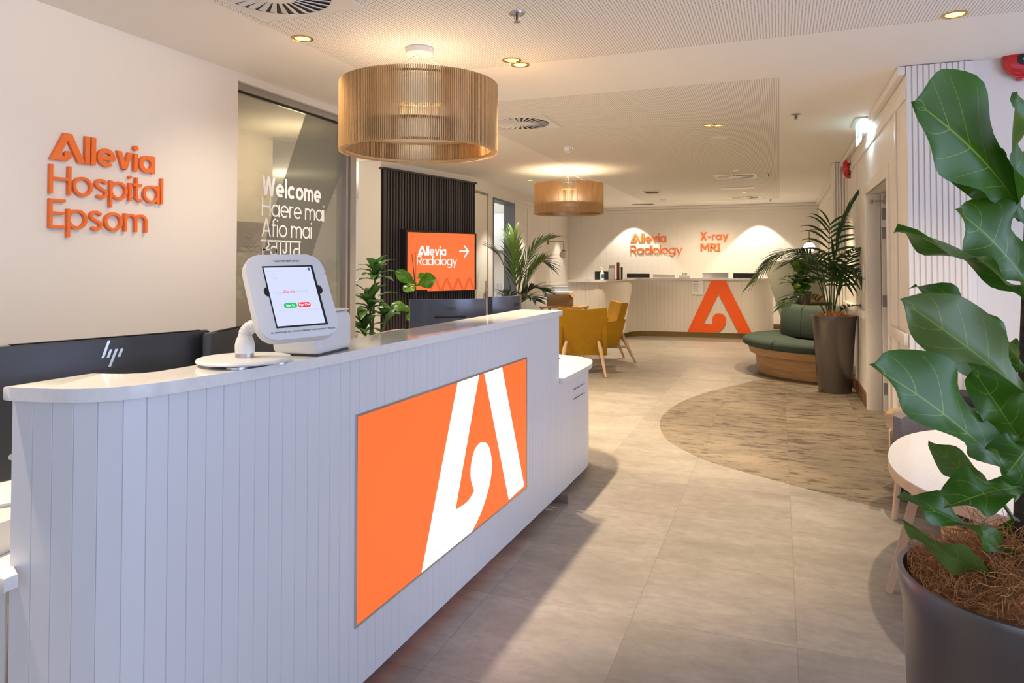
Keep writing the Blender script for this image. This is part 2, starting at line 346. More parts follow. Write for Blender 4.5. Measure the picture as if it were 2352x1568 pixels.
# ---------------------------------------------------------------- geometric sans lettering built from strokes
def arc(cx, cy, r, a0, a1, n=18, ry=None): return [(cx+r*math.cos(R(a0+(a1-a0)*i/n)), cy+(ry or r)*math.sin(R(a0+(a1-a0)*i/n))) for i in range(n+1)]
XH = .69
A_UNIT = [(0, 0), (.459, 1), (.718, 1), (1.191, 0), (.955, 0), (.586, .745), (.308, .16), (.463, .16), (.485, .165), (.497, .185)] + arc(.595, .245, .128, 212, 0, 26) + [(.718, .20), (.70, .145), (.67, .095), (.63, .05), (.57, .015), (.50, 0)]
def para(x0, y0, x1, y1, a): return ('p', [(x0-a/2, y0), (x0+a/2, y0), (x1+a/2, y1), (x1-a/2, y1)])
def glyph(ch, w):
    h = w/2; r = XH/2-h; c = XH/2
    bowl = [('c', arc(c, c, r, 0, 360, 32)[:-1])]
    if ch == 'o': return bowl, XH
    if ch == 'a': return bowl+[('o', [(XH-h, 0), (XH-h, XH)])], XH
    if ch == 'd': return bowl+[('o', [(XH-h, 0), (XH-h, 1.02)])], XH
    if ch == 'p': return bowl+[('o', [(h, -.30), (h, XH)])], XH
    if ch == 'g': return bowl+[('o', [(XH-h, XH), (XH-h, -.02)]+arc(c, -.02, r, 0, -150, 16, r*.75))], XH
    if ch == 'l': return [('o', [(h, 0), (h, 1.02)])], w
    if ch == 'i': return [('o', [(h, 0), (h, XH)]), ('d', (h, .91))], w
    if ch == 'I': return [('o', [(.17, 0), (.17, 1)]), ('o', [(0, h), (.34, h)]), ('o', [(0, 1-h), (.34, 1-h)])], .34
    if ch == 'e': return [('o', [(h*1.2, c-h*.1), (XH-h*.3, c-h*.1)]), ('o', arc(c, c, r, -8, 312, 34))], XH
    if ch == 'c': return [('o', arc(c, c, r, 42, 318, 30))], XH*.93
    if ch == 'v': return [para(w*.54, XH, .31, 0, w*1.08), para(.62-w*.54, XH, .31, 0, w*1.08)], .62
    if ch == 'y': return [para(w*.54, XH, .33, .0, w*1.08), para(.62-w*.54, XH, .22, -.28, w*1.08)], .62
    if ch == 's': return [('o', [(.44, XH-.13)]+arc(.25, XH-.17-h*.2, .19-h*.3, 40, 250, 16, .17-h*.6)+arc(.255, .17+h*.2, .20-h*.3, 70, -140, 16, .17-h*.6))], .50
    if ch == 't': return [('o', [(.15, .93), (.15, .17)]+arc(.15+.17-h*.3, .17, .17-h*.3, 180, 270, 8, .17-h)+[(.36, h)]), ('o', [(0, XH-h), (.36, XH-h)])], .36
    if ch == 'f': return [('o', [(.13, 0), (.13, .82)]+arc(.29, .82, .16, 180, 70, 8)), ('o', [(0, XH-h), (.33, XH-h)])], .35
    if ch == 'r': return [('o', [(h, 0), (h, XH)]), ('o', [(h, .40)]+arc(h+.23, .43, .23, 175, 75, 10, XH-.43-h))], .34
    if ch == 'n': return [('o', [(h, 0), (h, XH)]), ('o', arc(.285, .40, .285-h, 180, 0, 16, XH-.40-h)+[(.57-h, 0)])], .57
    if ch == 'm': return [('o', [(h, 0), (h, XH)]), ('o', arc(.26, .42, .26-h, 180, 0, 16, XH-.42-h)+[(.52-h, 0)]), ('o', arc(.78-w, .42, .26-h, 180, 0, 16, XH-.42-h)+[(1.04-w-h, 0)])], 1.04-w
    if ch == 'H': return [('o', [(h, 0), (h, 1)]), ('o', [(.70-h, 0), (.70-h, 1)]), ('o', [(h, .53), (.70-h, .53)])], .70
    if ch == 'E': return [('o', [(.52, h), (h, h), (h, 1-h), (.52, 1-h)]), ('o', [(h, .52), (.48, .52)])], .52
    if ch == 'R': return [('o', [(h, 0), (h, 1-h), (.34, 1-h)]+arc(.34, .70, .30-h, 90, -90, 14, .30-h)[1:]+[(h, .40+h)]), ('o', [(.34, .42), (.60, 0)])], .62
    if ch == 'M': return [('o', [(h, 0), (h, 1)]), para(w*.62, 1, .44, .28, w*1.24), para(.88-w*.62, 1, .44, .28, w*1.24), ('o', [(.88-h, 0), (.88-h, 1)])], .88
    if ch == 'X': return [para(w*.6, 0, .70-w*.6, 1, w*1.2), para(w*.6, 1, .70-w*.6, 0, w*1.2)], .70
    if ch == 'W': return [para(w*.53, 1, .29, 0, w*1.06), para(.53, 1, .29, 0, w*1.06), para(.53, 1, .77, 0, w*1.06), para(1.06-w*.53, 1, .77, 0, w*1.06)], 1.06
    if ch == 'A': return [para(w*.54, 0, .36, 1, w*1.08), para(.72-w*.54, 0, .36, 1, w*1.08), ('o', [(.14, .30), (.58, .30)])], .72
    if ch == '-': return [('o', [(.02, .38), (.38, .38)])], .40
    if ch == '@': return [('p', A_UNIT)], 1.13
    return [], .26
def lettering(m, text, size, w, mx, depth, gap=.06, sx=1.):
    x = 0.; e = 0
    for ch in text:
        st, adv = glyph(ch, w)
        for kind, q in st:
            e += 1; d = depth+.00012*(e % 5)
            T = lambda p: ((p[0]*sx+x)*size, p[1]*size)
            if kind == 'p': m.prism([T(p) for p in q], 0, d, mx)
            elif kind == 'd': c = T(q); m.prism([(c[0]+w*.62*size*math.cos(2*math.pi*i/20), c[1]+w*.62*size*math.sin(2*math.pi*i/20)) for i in range(20)], 0, d, mx)
            else: m.ribbon([T(p) for p in q], w*size, 0, d, kind == 'c', mx)
        x += adv*sx + gap*(1 if ch != ' ' else 0)
    return x*size
def text_mesh(m, s, size, mx, depth=.0004, align='LEFT', bold=0.):
    cu = bpy.data.curves.new('t', 'FONT'); cu.body = s; cu.size = size; cu.extrude = depth; cu.align_x = align; cu.offset = bold
    o = bpy.data.objects.new('t', cu); COL.objects.link(o)
    dg = bpy.context.evaluated_depsgraph_get(); dg.update(); me = bpy.data.meshes.new_from_object(o.evaluated_get(dg))
    m.add([v.co.copy() for v in me.vertices], [list(p.vertices) for p in me.polygons], mx)
    bpy.data.objects.remove(o); bpy.data.curves.remove(cu); bpy.data.meshes.remove(me); return m
# ================================================================ THE ROOM
WX = -3.47; GY0, GY1 = 3.865, 5.20; FARY = 16.4; RX = .80
struct('floor', M().box(-8, 4, -2.5, 17.2, -.1, 0), 'floor')
inl = spline([(2.6, 3.75), (1.9, 3.95), (1.2, 4.25), (.61, 4.54), (.05, 4.88), (-.32, 5.12), (-.58, 5.35), (-.88, 5.85), (-1.02, 6.6), (-.93, 7.45), (-.67, 8.25), (-.40, 8.8), (-.234, 9.15), (.1, 9.45), (.79, 9.5)], 8)
struct('trim_1', M().prism([(p.x, p.y) for p in inl]+[(.79, 7.59), (.98, 7.59), (.98, 6.21), (.79, 6.21), (.79, 5.28), (2.6, 5.28)], -.02, .0012), 'inlay', smooth=False)
struct('ceiling', M().box(-8, 4, -2.5, 17.2, CEIL, CEIL+.1), 'ceiling')
# left wall with the tall glazed opening
struct('wall_left', M().box(WX-.14, WX, -2.5, GY0, 0, CEIL).box(WX-.14, WX, GY0, 5.33, 2.665, CEIL), 'wall', smooth=False)
win = M().box(WX-.12, WX-.02, GY1, GY1+.03, 0, 2.665).box(WX-.12, WX-.005, GY1+.045, GY1+.13, 0, 2.665)
o = struct('window_1', win, 'greyframe', smooth=False)
link('head_channel', M().box(WX-.12, WX-.03, GY0, GY1, 2.615, 2.664), 'greyframe', o, False)
link('seal', M().box(WX-.075, WX-.05, GY0, GY1, 2.600, 2.6145).box(WX-.09, WX-.05, GY1+.031, GY1+.044, 0, 2.664), 'black', o, False)
link('pane', M().box(WX-.07, WX-.06, GY0+.001, GY1-.001, 0, 2.599), 'film', o, False)
# frosted diagonal band of the large letter on the glass
def gyz(x, y): p = onX(x, y, WX-.058); return (p.y, p.z)
gx = MX(((0, 0, 1, WX-.058), (1, 0, 0, 0), (0, 1, 0, 0), (0, 0, 0, 1)))
band = [gyz(709, 243), gyz(790, 264), (5.19, 2.59), (5.19, 2.2), gyz(747, 490), gyz(700, 640), gyz(668, 760), (4.63, .5), (4.3, .3), (4.02, .6), gyz(617, 520), gyz(640, 450)]
setp(link('glass_decal', M().prism(band, 0, .0008, gx), 'band', None, False), 'frosted grey diagonal band stuck on the tall lobby glass', 'decal')
t = thing('welcome_lettering', 'white vinyl greeting in four languages on the tall lobby glass', 'lettering', (WX-.055, onX(601, 480, WX-.055).y, 1.56))
wx = MX(((0, 0, 1, 0), (1, 0, 0, 0), (0, 1, 0, 0), (0, 0, 0, 1)))
def wline(txt, z, cap, wt, width):
    m = M(); sx = 1.; tmp = M(); L = lettering(tmp, txt, 1, wt, MX.Identity(4), .001); tmp.bm.free()
    k = width/(L*cap)
    lettering(m, txt, cap, wt, wx @ MX.Translation((0, z-1.56, 0)) @ MX.Diagonal((k, 1, 1, 1)), .001); link('text_line', m, 'vinyl', t, False)
wline('Welcome', 1.905, .145, .175, .72)
wline('Haere mai', 1.755, .135, .095, .765)
wline('Afio mai', 1.605, .135, .095, .60)
dv = M(); dw = .013
def dvs(pts, closed=False): dv.ribbon([(p[0]*.135, p[1]*.135) for p in pts], dw, 0, .001, closed, wx @ MX.Translation((0, -.12, 0)))
dvs([(-.08, 1), (3.36, 1)])
dvs(spline([(.40, 1), (.58, .84), (.52, .66), (.10, .47)], 5)); dvs(spline([(.10, .56), (.11, .2), (.25, .02), (.42, .12)], 5)); dvs([(.10, .51), (.78, .51)])
dvs(arc(.98, .45, .24, 0, 360, 20)[:-1], True); dvs([(1.22, 1), (1.22, 0)]); dvs([(1.55, 1), (1.55, 0)])
dvs([(2.05, 1), (2.05, .55)]+arc(1.92, .5, .14, 20, -200, 10)); dvs([(2.42, 1), (2.42, 0)])
dvs([(2.78, 0)]+arc(2.95, .38, .23, 215, 60, 14)+[(3.2, .62)]); dvs([(3.22, 1), (3.22, 0)])
link('text_line', dv, 'vinyl', t, False)
# corridor behind the glass
cxw = -4.9
yc = onX(626, 400, cxw).y
struct('wall_corridor', M().box(cxw-.1, cxw, -2.5, yc, 0, CEIL).box(-8, -7.9, -2.5, 17.2, 0, CEIL), 'wall', smooth=False)
struct('wall_behind', M().box(-8, 4, -2.6, -2.5, 0, .4).box(-8, -2.3, -2.6, -2.5, .4, CEIL).box(-2.3, 4, -2.6, -2.5, 2.65, CEIL), 'wall', smooth=False)
p0, p1 = onX(520, 508, cxw+.012), onX(604, 512, cxw+.012); zt = onX(560, 508, cxw).z; zb = onX(560, 577, cxw).z
t = thing('directory_sign', 'grey five strip level directory seen behind the lobby glass', 'sign', (cxw+.012, p0.y, zb))
hh = (zt-zb)/5; wid = p1.y-p0.y
for i, tx in enumerate(('You are on Level 1', 'Marie Ward', 'Endoscopy', 'Pharmacy', 'Café')):
    st = link('strip', M().box(-.011, 0, 0, wid, i*hh+.003, (i+1)*hh-.003), 'signdark' if i == 0 else 'signgrey', t, False)
    link('strip_text', text_mesh(M(), tx, hh*.62, wx @ MX.Translation((wid*.28, i*hh+hh*.3, .0006))), 'vinyl' if i == 0 else 'ink', st, False)
bp = onX(765, 640, -7.88)
t = thing('brochure_rack', 'white wall rack with a column of grey slots behind the glass', 'rack', (-7.895, bp.y, 0))
link('back_board', M().box(0, .05, -.9, .38, 0, 2.02), 'wplastic', t, False)
for i in range(6): link('slot', M().box(.03, .056, .18, .33, .62+i*.22, .76+i*.22), 'signgrey', t, False)
# slatted feature wall, splayed
S0, S1 = V((-4.72, 7.8, 0)), V((-4.31, 9.75, 0)); sd = (S1-S0).normalized(); sn = V((sd.y, -sd.x, 0)); SL = (S1-S0).length
smx = frame(S0, sd, V((0, 0, 1)))
struct('wall_feature', M().prism([(S0.x, S0.y), (S1.x, S1.y), (S1.x-.4, S1.y), (-5.05, 9.7), (-5.05, 7.8)], 0, CEIL), 'wall', smooth=False)
t = thing('slatted_panel', 'charcoal vertical slat cladding around the wall screen', 'wall cladding', S0)
t.rotation_euler = (0, 0, math.atan2(sd.y, sd.x))
link('backing', M().box(0, SL, -.02, -.001, 0, 2.605), 'slat_back', t, False)
link('top_rail', M().box(-.04, SL+.02, -.07, 0, 2.6051, 2.63), 'slat_dark', t, False)
sl = M(); n = 36
for i in range(n): x = (i+.25)*SL/n; sl.box(x, x+SL/n*.55, -.06, -.02, 0, 2.605, .004, seg=1)
link('slats', sl, 'slat_dark', t, False)
# far left wall, with flush door and opening
LX0, LX1 = (-4.31, 9.75), (-4.75, FARY)
lfr = frame((LX0[0], LX0[1], 0), V((LX1[0]-LX0[0], LX1[1]-LX0[1], 0)), V((0, 0, 1))); LLEN = math.hypot(LX1[0]-LX0[0], LX1[1]-LX0[1])
def lw(x, y): p = lfr.inverted() @ online(x, y, LX0, LX1); return p.x, p.y
o0, oz = lw(1132, 453); o1, _ = lw(1182, 463)
W = M(); th = .18
W.box(0, o0, 0, CEIL, 0, th, mx=lfr @ MX.Scale(-1, 4, (0, 0, 1))).box(o1, LLEN, 0, CEIL, 0, th, mx=lfr @ MX.Scale(-1, 4, (0, 0, 1))).box(o0, o1, oz, CEIL, 0, th, mx=lfr @ MX.Scale(-1, 4, (0, 0, 1)))
struct('wall_farleft', W, 'wall', smooth=False)
BK = lfr @ MX.Scale(-1, 4, (0, 0, 1))
o = struct('window_2', M().box(o0, o0+.035, 0, oz, -.01, .19, mx=BK).box(o1-.03, o1, 0, oz, -.01, .19, mx=BK).box(o0, o1, oz-.03, oz, -.01, .19, mx=BK), 'blueframe', smooth=False)
d1, dz = lw(1118, 450)
o = struct('door_1', M().box(.06, d1, .01, dz, -.012, -.001, .003, mx=BK), 'cream', smooth=False)
hx, hz = lw(1117, 662)
link('door_handle', M().box(hx-.09, hx-.03, hz-.16, hz+.12, -.03, -.013, .004, mx=BK).box(hx-.18, hx-.04, hz-.03, hz-.01, -.06, -.03, .004, mx=BK), 'steel', o)
struct('door_jamb_trim' if 0 else 'trim_2', M().box(.02, .055, 0, dz+.004, -.02, 0, .002, mx=BK).box(d1+.005, d1+.03, 0, dz+.004, -.02, 0, .002, mx=BK).box(.02, d1+.03, dz+.005, dz+.04, -.022, 0, .002, mx=BK), 'greyframe', smooth=False)
# wall panelling battens and dado of the far left wall
tr = M()
for px in (1212, 1261): x, _ = lw(px, 600); tr.box(x-.02, x+.02, .12, 2.5, -.012, 0, .003, mx=BK)
tr.box(o1+.02, LLEN, .90, .98, -.022, 0, .006, mx=BK).box(o1+.02, LLEN, 2.55, 2.60, -.03, 0, .006, mx=BK)
struct('trim_3', tr, 'trim')
# small room beyond the opening
struct('wall_treatment_room', M().box(-7.2, -4.75, 13.6, 13.7, 0, CEIL), 'wall', smooth=False)
tc_ = onY(1150, 640, 13.5)
t = thing('wall_cabinet', 'white wall cabinet high in the room beyond the narrow opening', 'cabinet', (tc_.x, 13.59, 1.68)); link('body', M().box(-.9, .6, -.35, 0, 0, .75, .004), 'wplastic', t); link('door', M().box(-.885, -.16, -.37, -.351, .01, .74, .003).box(-.15, .59, -.37, -.351, .01, .74, .003), 'wplastic', t)
g = onY(1155, 678, 12.6)
t = thing('gown_rail', 'white rail on the wall beyond the narrow opening', 'rail', (g.x, 12.6, 0)); link('bar', M().cyl((-.45, 0, 1.02), (.35, 0, 1.02), .014), 'wplastic', t); [link('post', M().cyl((x_, 0, 0), (x_, 0, 1.02), .014), 'wplastic', t) for x_ in (.33, -.43)]
cl = M(); cl.add([(-.17+.34*i/12, .02*math.sin(i*2.1), z) for z in (1.037, .55) for i in range(13)], [(i, i+1, 14+i, 13+i) for i in range(12)]); cl.add([(-.17+.34*i/12, -.04+.02*math.sin(i*2.6), z) for z in (1.037, .48) for i in range(13)], [(i, i+1, 14+i, 13+i) for i in range(12)])
o = link('gown', cl, 'cloth'); o.location = (g.x, 12.62, 0); setp(o, 'white cloth hanging over the rail beyond the narrow opening', 'cloth')
point('treatment_room_light', (-5.9, 12.4, 2.4), 18, (.80, .90, 1), .2)
# far wall, slatted columns, right wall
struct('wall_far', M().box(-8, 4, FARY, FARY+.1, 0, CEIL), 'wall', smooth=False)
bt = M()
for i in range(36): x = -4.55+i*.15; bt.box(x, x+.006, FARY-.003, FARY, .95, 2.58)
bt.box(-4.75, .86, FARY-.05, FARY, 2.60, 2.66, .01).box(-4.75, .86, FARY-.10, FARY, 2.661, 2.719, .01).box(-4.75, .86, FARY-.03, FARY, .88, .96, .008)
struct('trim_4', bt, 'trim')
struct('baseboard_far', M().box(-4.75, .86, FARY-.02, FARY, 0, .11, .004), 'skirt')
DY0, DY1, DZ = 6.20, 7.60, 2.08
struct('wall_right', M().box(RX, RX+.2, 5.341, DY0, 0, CEIL).box(RX, RX+.2, DY1, 17, 0, CEIL).box(RX, RX+.2, DY0, DY1, DZ, CEIL), 'wall', smooth=False)
struct('wall_entry', M().box(RX+.01, 4.1, 5.34, 5.5, 0, CEIL), 'wall', smooth=False)
cs = M().box(RX, 1.185, 5.30, 5.339, 0, CEIL-.005)
for i in range(11): x = RX+.0+i*.0335; cs.box(x, x+.0255, 5.290, 5.2999, 0, CEIL-.006, .002, seg=1)
struct('trim_5', cs, 'trim', smooth=False)
cf = M().box(.665, .80, 10.05, 10.4, 0, CEIL-.004)
for i in range(4): x = .668+i*.033; cf.box(x, x+.020, 10.03, 10.0499, .87, CEIL-.006, .002, seg=1)
struct('trim_6', cf, 'trim', smooth=False)
rt = M()
rt.box(RX-.03, RX, 7.75, 10.04, .86, .94, .008).box(RX-.03, RX, 5.32, DY0-.12, .86, .94, .008)
rt.box(RX-.014, RX, 5.3, 16.3, 2.50, 2.56, .004).box(RX-.05, RX, 5.3, 16.3, 2.66, 2.719, .01)
for y in (5.75, 8.6, 9.7): rt.box(RX-.012, RX, y-.025, y+.025, .12, 2.5, .003)
struct('trim_7', rt, 'trim')
struct('baseboard_right', M().box(RX-.02, RX, 7.74, 10.04, 0, .13, .004).box(RX-.02, RX, 5.27, DY0-.1, 0, .13, .004).box(RX-.02, 1.2, 5.262, 5.282, 0, .13, .004).box(1.2, 4, 5.32, 5.339, 0, .13, .004), 'skirt')
# the right hand door: architrave, jamb, hinge edge and closer
o = struct('door_2', M().box(RX+.115, RX+.20, DY1-.03, DY1+.02, 0, DZ, .003), 'trim')
link('architrave', M().box(RX-.016, RX+.008, DY1, DY1+.11, 0, DZ-.001, .004).box(RX-.016, RX+.008, DY0-.10, DY0, 0, DZ-.001, .004).box(RX-.016, RX+.008, DY0-.1, DY1+.11, DZ, DZ+.10, .004), 'trim', o)
link('jamb', M().box(RX, RX+.11, DY1-.022, DY1-.001, 0, DZ, .004), 'trim', o)
link('dark_gap_leaf', M().box(RX+.205, RX+.245, DY0, DY1-.04, .01, DZ-.01), 'blueframe', o, False)  # leaf coloured dark to paint the unlit gap beyond the hinges
for z in (.22, 1.05, 1.70, 1.88): link('hinge', M().box(RX+.118, RX+.19, DY1-.034, DY1-.030, z-.055, z+.055).cyl((RX+.195, DY1-.036, z-.055), (RX+.195, DY1-.036, z+.055), .009, n=10), 'steel', o)
link('door_closer', M().box(RX+.13, RX+.19, DY1-.33, DY1-.06, DZ-.10, DZ-.03, .008).box(RX+.02, RX+.16, DY1-.10, DY1-.075, DZ-.085, DZ-.07, .003).box(RX+.01, RX+.04, DY1-.115, DY1-.06, DZ-.10, DZ-.065, .004), 'steel', o)
struct('wall_lobby', M().box(1.35, 1.45, 5.6, 9, 0, CEIL), 'wall', smooth=False)
for z, nm in ((1.12, 'lower'), (1.27, 'upper')):
    t = thing('switch_plate', nm+' white switch plate beside the right hand door', 'switch', (RX-.001, 7.92, z), group='switch plates by the door')
    link('plate', M().box(-.012, 0, -.06, .06, 0, .13, .004), 'wplastic', t); link('rocker', M().box(-.017, -.012, -.015, .015, .045, .085, .002), 'wplastic', t)
# ================================================================ CEILING FITTINGS
def downlight(x, y, label, tilt=0., lit=True):
    t = thing('downlight', label, 'downlight', (x, y, CEIL), group='recessed downlights')
    link('trim_ring', M().lathe([(.052, 0), (.062, 0), (.062, -.005), (.052, -.006), (.046, -.001), (.052, 0)], 28), 'gold' if lit else 'vent', t)
    link('lamp', M().lathe([(.0005, -.0015), (.045, -.0015)], 24), 'lamp' if lit else 'vent', t)
    return t
DL = [(-2.594, 3.411, 'gold downlight nearest the left wall above the lobby glass'), (-1.605, 4.25, 'rear one of the paired gold downlights beside the large pendant'), (-1.59, 4.37, 'front one of the paired gold downlights beside the large pendant'),
      (.879, 4.297, 'gold downlight at top right near the fire bell'), (-.61, 6.92, 'left gold downlight of the pair in mid ceiling'), (-.54, 6.95, 'right gold downlight of the pair in mid ceiling'), (-.57, 10.42, 'gold downlight directly before the middle ceiling diffuser'),
      (-.59, 13.65, 'gold downlight between the far ceiling diffusers'), (-.594, 15.55, 'downlight nearest the far wall above the second reception desk'), (-3.647, 10.483, 'downlight left of the small pendant near the opening'), (-3.75, 15.7, 'downlight in the far left ceiling corner')]
for x, y, lb in DL: downlight(x, y, lb)
def sp(n, x, y, e, ang=75, bl=.6, aim=None, col=WARM): spot('downlight_and_fill_beam', (x, y, CEIL-.02), e, ang, bl, col, aim or (x, y, 0))  # serves the ceiling fittings and the added fill spots that have none
sp(0, -2.594, 3.411, 45, 125, 1, (-2.9, 3.9, .3)); sp(1, -1.6, 4.3, 75, 62, 1, (-3.47, 4.65, 1.7), WHITE); sp(0, -1.5, 2.3, 32, 95, 1, (-3.47, 2.5, 2.05)); sp(0, -2.5, 1.4, 42, 140, 1, (-2.6, 1.4, 0), WHITE); sp(1, -1.605, 4.25, 170, 84, .4); sp(2, -1.59, 4.37, 170, 84, .4); sp(3, .879, 4.297, 115, 95, 1)  # tilted glass spot and left wall spots are added fill without fittings
sp(4, -.61, 6.92, 170, 90, .8); sp(5, -.54, 6.95, 170, 90, .8); sp(6, -.57, 10.42, 70, 80, .8); sp(7, -.8, 12.2, 195, 90, .9, (-.9, 12.7, 0))
for px_ in (1455, 1745):
    q = onY(px_, 600, 16.4); sp(8, q.x, 15.99, 72, 84, .15, (q.x, 15.99, 0), WHITE)
for px_, e_ in ((1197, 75), (1281, 65)):
    q = online(px_, 600, (-4.31, 9.75), (-4.75, 16.4)); sp(9, q.x+.60, q.y, e_, 76, .35, (q.x+.60, q.y, 0), WHITE)
sp(9, -3.7, 10.4, 110, 80, .5, None, WHITE); sp(11, -2.6, 11.2, 150, 80, .8); sp(11, .2, 9.3, 170, 80, .7); sp(11, -2.0, .9, 150, 85, 1); sp(11, -2.6, 5.8, 190, 90, .7); sp(11, -3.4, 7.0, 190, 90, .7); sp(11, -2.3, 8.0, 110, 90, .8); sp(11, -1.4, 14.9, 210, 165, 1)  # after the first, fill spots added with no ceiling fitting
point('corridor_fill', (-4.3, 5.6, 2.3), 42, WARM, .2); point('corridor_fill', (-6.6, 8.5, 2.3), 95, WHITE, .2)  # unseen fill points added to brighten the space behind the glass
def pendant(x, y, ztop, hgt, r, label, energy, cup_z=CEIL):
    t = thing('pendant_lamp', label, 'pendant lamp', (x, y, ztop-hgt), group='slatted drum pendants')
    s = M(); n = 240
    for i in range(n):
        a = 2*math.pi*i/n; mx = MX.Rotation(a, 4, 'Z'); s.box(r-.021, r, -.0024, .0024, 0, hgt, mx=mx)
    link('slat_shade', s, 'slatwood', t, False)
    ring = lambda z: M().lathe([(r-.040, z), (r-.0215, z), (r-.0215, z+.012), (r-.040, z+.012)], 72, close=True)
    for z in (.004, hgt*.30, hgt-.03): link('hoop', ring(z), 'slatwood', t)
    link('diffuser', M().lathe([(.001, hgt*.30+.013), (r-.041, hgt*.30+.013), (r-.041, hgt*.30+.018), (.001, hgt*.30+.018)], 64), 'diffuser', t)
    H = cup_z-(ztop-hgt)
    link('ceiling_cup', M().lathe([(.001, H-.001), (.085, H-.001), (.085, H-.03), (.08, H-.036), (.001, H-.036)], 36), 'wplastic', t)
    for k in range(3):
        a = R(40+120*k); link('wire', M().tube([(.05*math.cos(a), .05*math.sin(a), H-.03), (.055*math.cos(a), .055*math.sin(a), H-.055), ((r-.032)*math.cos(a), (r-.032)*math.sin(a), hgt-.02)], .0016, 6), 'steel', t)
    link('flex', M().cyl((0, 0, H-.03), (0, 0, hgt+.005), .003, n=8), 'wplastic', t)
    point('pendant_bulb', (x, y, ztop-hgt+hgt*.52), energy, WARM, .09)
    return t
P1 = V((-2.05, 3.83)); P2 = V((-2.76, 9.58))
pendant(P1.x, P1.y, 2.492, .41, .48, 'large slatted timber drum pendant above the near reception counter', 4)
pendant(P2.x, P2.y, 2.53, .425, .485, 'small looking slatted drum pendant further back over yellow chairs', 14)
def swirl(x, y, s, label, rz=0.):
    t = thing('air_diffuser', label, 'vent', (x, y, CEIL), rz, 'square swirl diffusers')
    ri, ro = s*.17, s*.44
    pl = M(); n = 48; vs = []; fs = []
    for i in range(n):
        a = 2*math.pi*i/n+math.pi/4; q = max(abs(math.cos(a)), abs(math.sin(a))); vs += [(s/2/q*math.cos(a), s/2/q*math.sin(a), -.006), (ro*math.cos(a), ro*math.sin(a), -.006)]
    for i in range(n): j = (i+1) % n; fs.append((2*i, 2*j, 2*j+1, 2*i+1))
    pl.add(vs, fs).ribbon([(-s/2, -s/2), (s/2, -s/2), (s/2, s/2), (-s/2, s/2)], .012, -.007, -.0005, True)
    link('face_plate', pl, 'vent', t, False)
    link('plenum', M().lathe([(ro, -.0012), (.001, -.0012)], 48), 'ventdark', t)
    link('hub', M().lathe([(ri, -.005), (ri, -.010), (.001, -.012)], 40), 'vent', t)
    bl = M()
    for i in range(28):
        a = 2*math.pi*i/28; mx = MX.Rotation(a, 4, 'Z')
        bl.add([(ri*.98, -.004, -.009), (ro*1.0, -.004, -.008), (ro*1.0, ro*.11, -.002), (ri*.98, ri*.11, -.003)], [(0, 1, 2, 3)], mx); bl.box(ri*.98, ro, -.004, .002, -.010, -.006, mx=mx)
    link('blade', bl, 'vent', t, False)
    return t
swirl(-2.29, 2.80, .60, 'large swirl air diffuser above at the top edge, nearest of all', R(0))
swirl(-.60, 11.1, .60, 'swirl air diffuser in the middle ceiling right of the small pendant'); swirl(-.62, 14.65, .60, 'far swirl air diffuser closest to the second reception desk'); swirl(-2.25, 6.2, .60, 'swirl air diffuser just visible beneath the large pendant')
for x, y, a, b, lb in ((-.67, 12.79, .54, .3, 'flat access panel between two far swirl diffusers'),):
    t = thing('access_panel', lb, 'ceiling panel', (x, y, CEIL)); link('panel', M().box(-a/2, a/2, -b/2, b/2, -.008, -.0005, .002), 'vent', t); link('frame', M().ribbon([(-a/2-.01, -b/2-.01), (a/2+.01, -b/2-.01), (a/2+.01, b/2+.01), (-a/2-.01, b/2+.01)], .012, -.010, -.0005, True), 'vent', t)
t = thing('slot_vent', 'grey slot vent above the letters on the far wall', 'vent', (-2.76, 15.43, CEIL)); link('frame', M().box(-.23, .23, -.1, .1, -.012, -.0005), 'vent', t, False); link('grille', M().box(-.215, .215, -.085, .085, -.016, -.012), 'signdark', t, False)
t = thing('square_sensor', 'dark square ceiling grille behind the small pendant', 'vent', (-2.14, 12.86, CEIL)); link('frame', M().box(-.14, .14, -.14, .14, -.02, -.0005, .004), 'vent', t); link('grille', M().box(-.11, .11, -.11, .11, -.03, -.02, .003), 'signdark', t)
for x, y, lb in ((-1.279, 3.463, 'glass bulb sprinkler head nearest, between pendant and top edge'), (.149, 6.676, 'sprinkler head right of the perforated ceiling panel, middle distance'), (-.134, 10.898, 'sprinkler head right of the middle swirl diffuser'), (-.151, 15.2, 'sprinkler head furthest away by the far wall')):
    t = thing('sprinkler', lb, 'sprinkler', (x, y, CEIL), group='ceiling sprinklers')
    link('escutcheon', M().lathe([(.001, -.0005), (.042, -.0005), (.040, -.006), (.014, -.010), (.001, -.010)], 24), 'steel', t)
    link('bulb', M().cyl((0, 0, -.01), (0, 0, -.045), .005, n=10), 'maroon', t); link('deflector', M().cyl((0, 0, -.045), (0, 0, -.048), .017, n=16).tube([(-.012, 0, -.01), (-.014, 0, -.03), (0, 0, -.046)], .003, 6).tube([(.012, 0, -.01), (.014, 0, -.03), (0, 0, -.046)], .003, 6), 'steel', t)
for x, y, lb in ((-2.214, 7.665, 'white smoke detector on ceiling in front of the small pendant'), (-2.19, 14.5, 'white smoke detector near the far wall')):
    t = thing('smoke_detector', lb, 'smoke detector', (x, y, CEIL), group='ceiling smoke detectors'); link('base', M().lathe([(.001, -.0005), (.055, -.0005), (.055, -.018), (.001, -.018)], 28), 'wplastic', t); link('head', M().lathe([(.045, -.018), (.042, -.045), (.03, -.055), (.001, -.055)], 28), 'wplastic', t)
t = thing('ceiling_speaker', 'faint round flush disc right of the gold pair in the ceiling', 'speaker', (-.56, 7.6, CEIL)); link('grille', M().lathe([(.001, -.006), (.09, -.005), (.10, -.0005)], 32), 'vent', t)
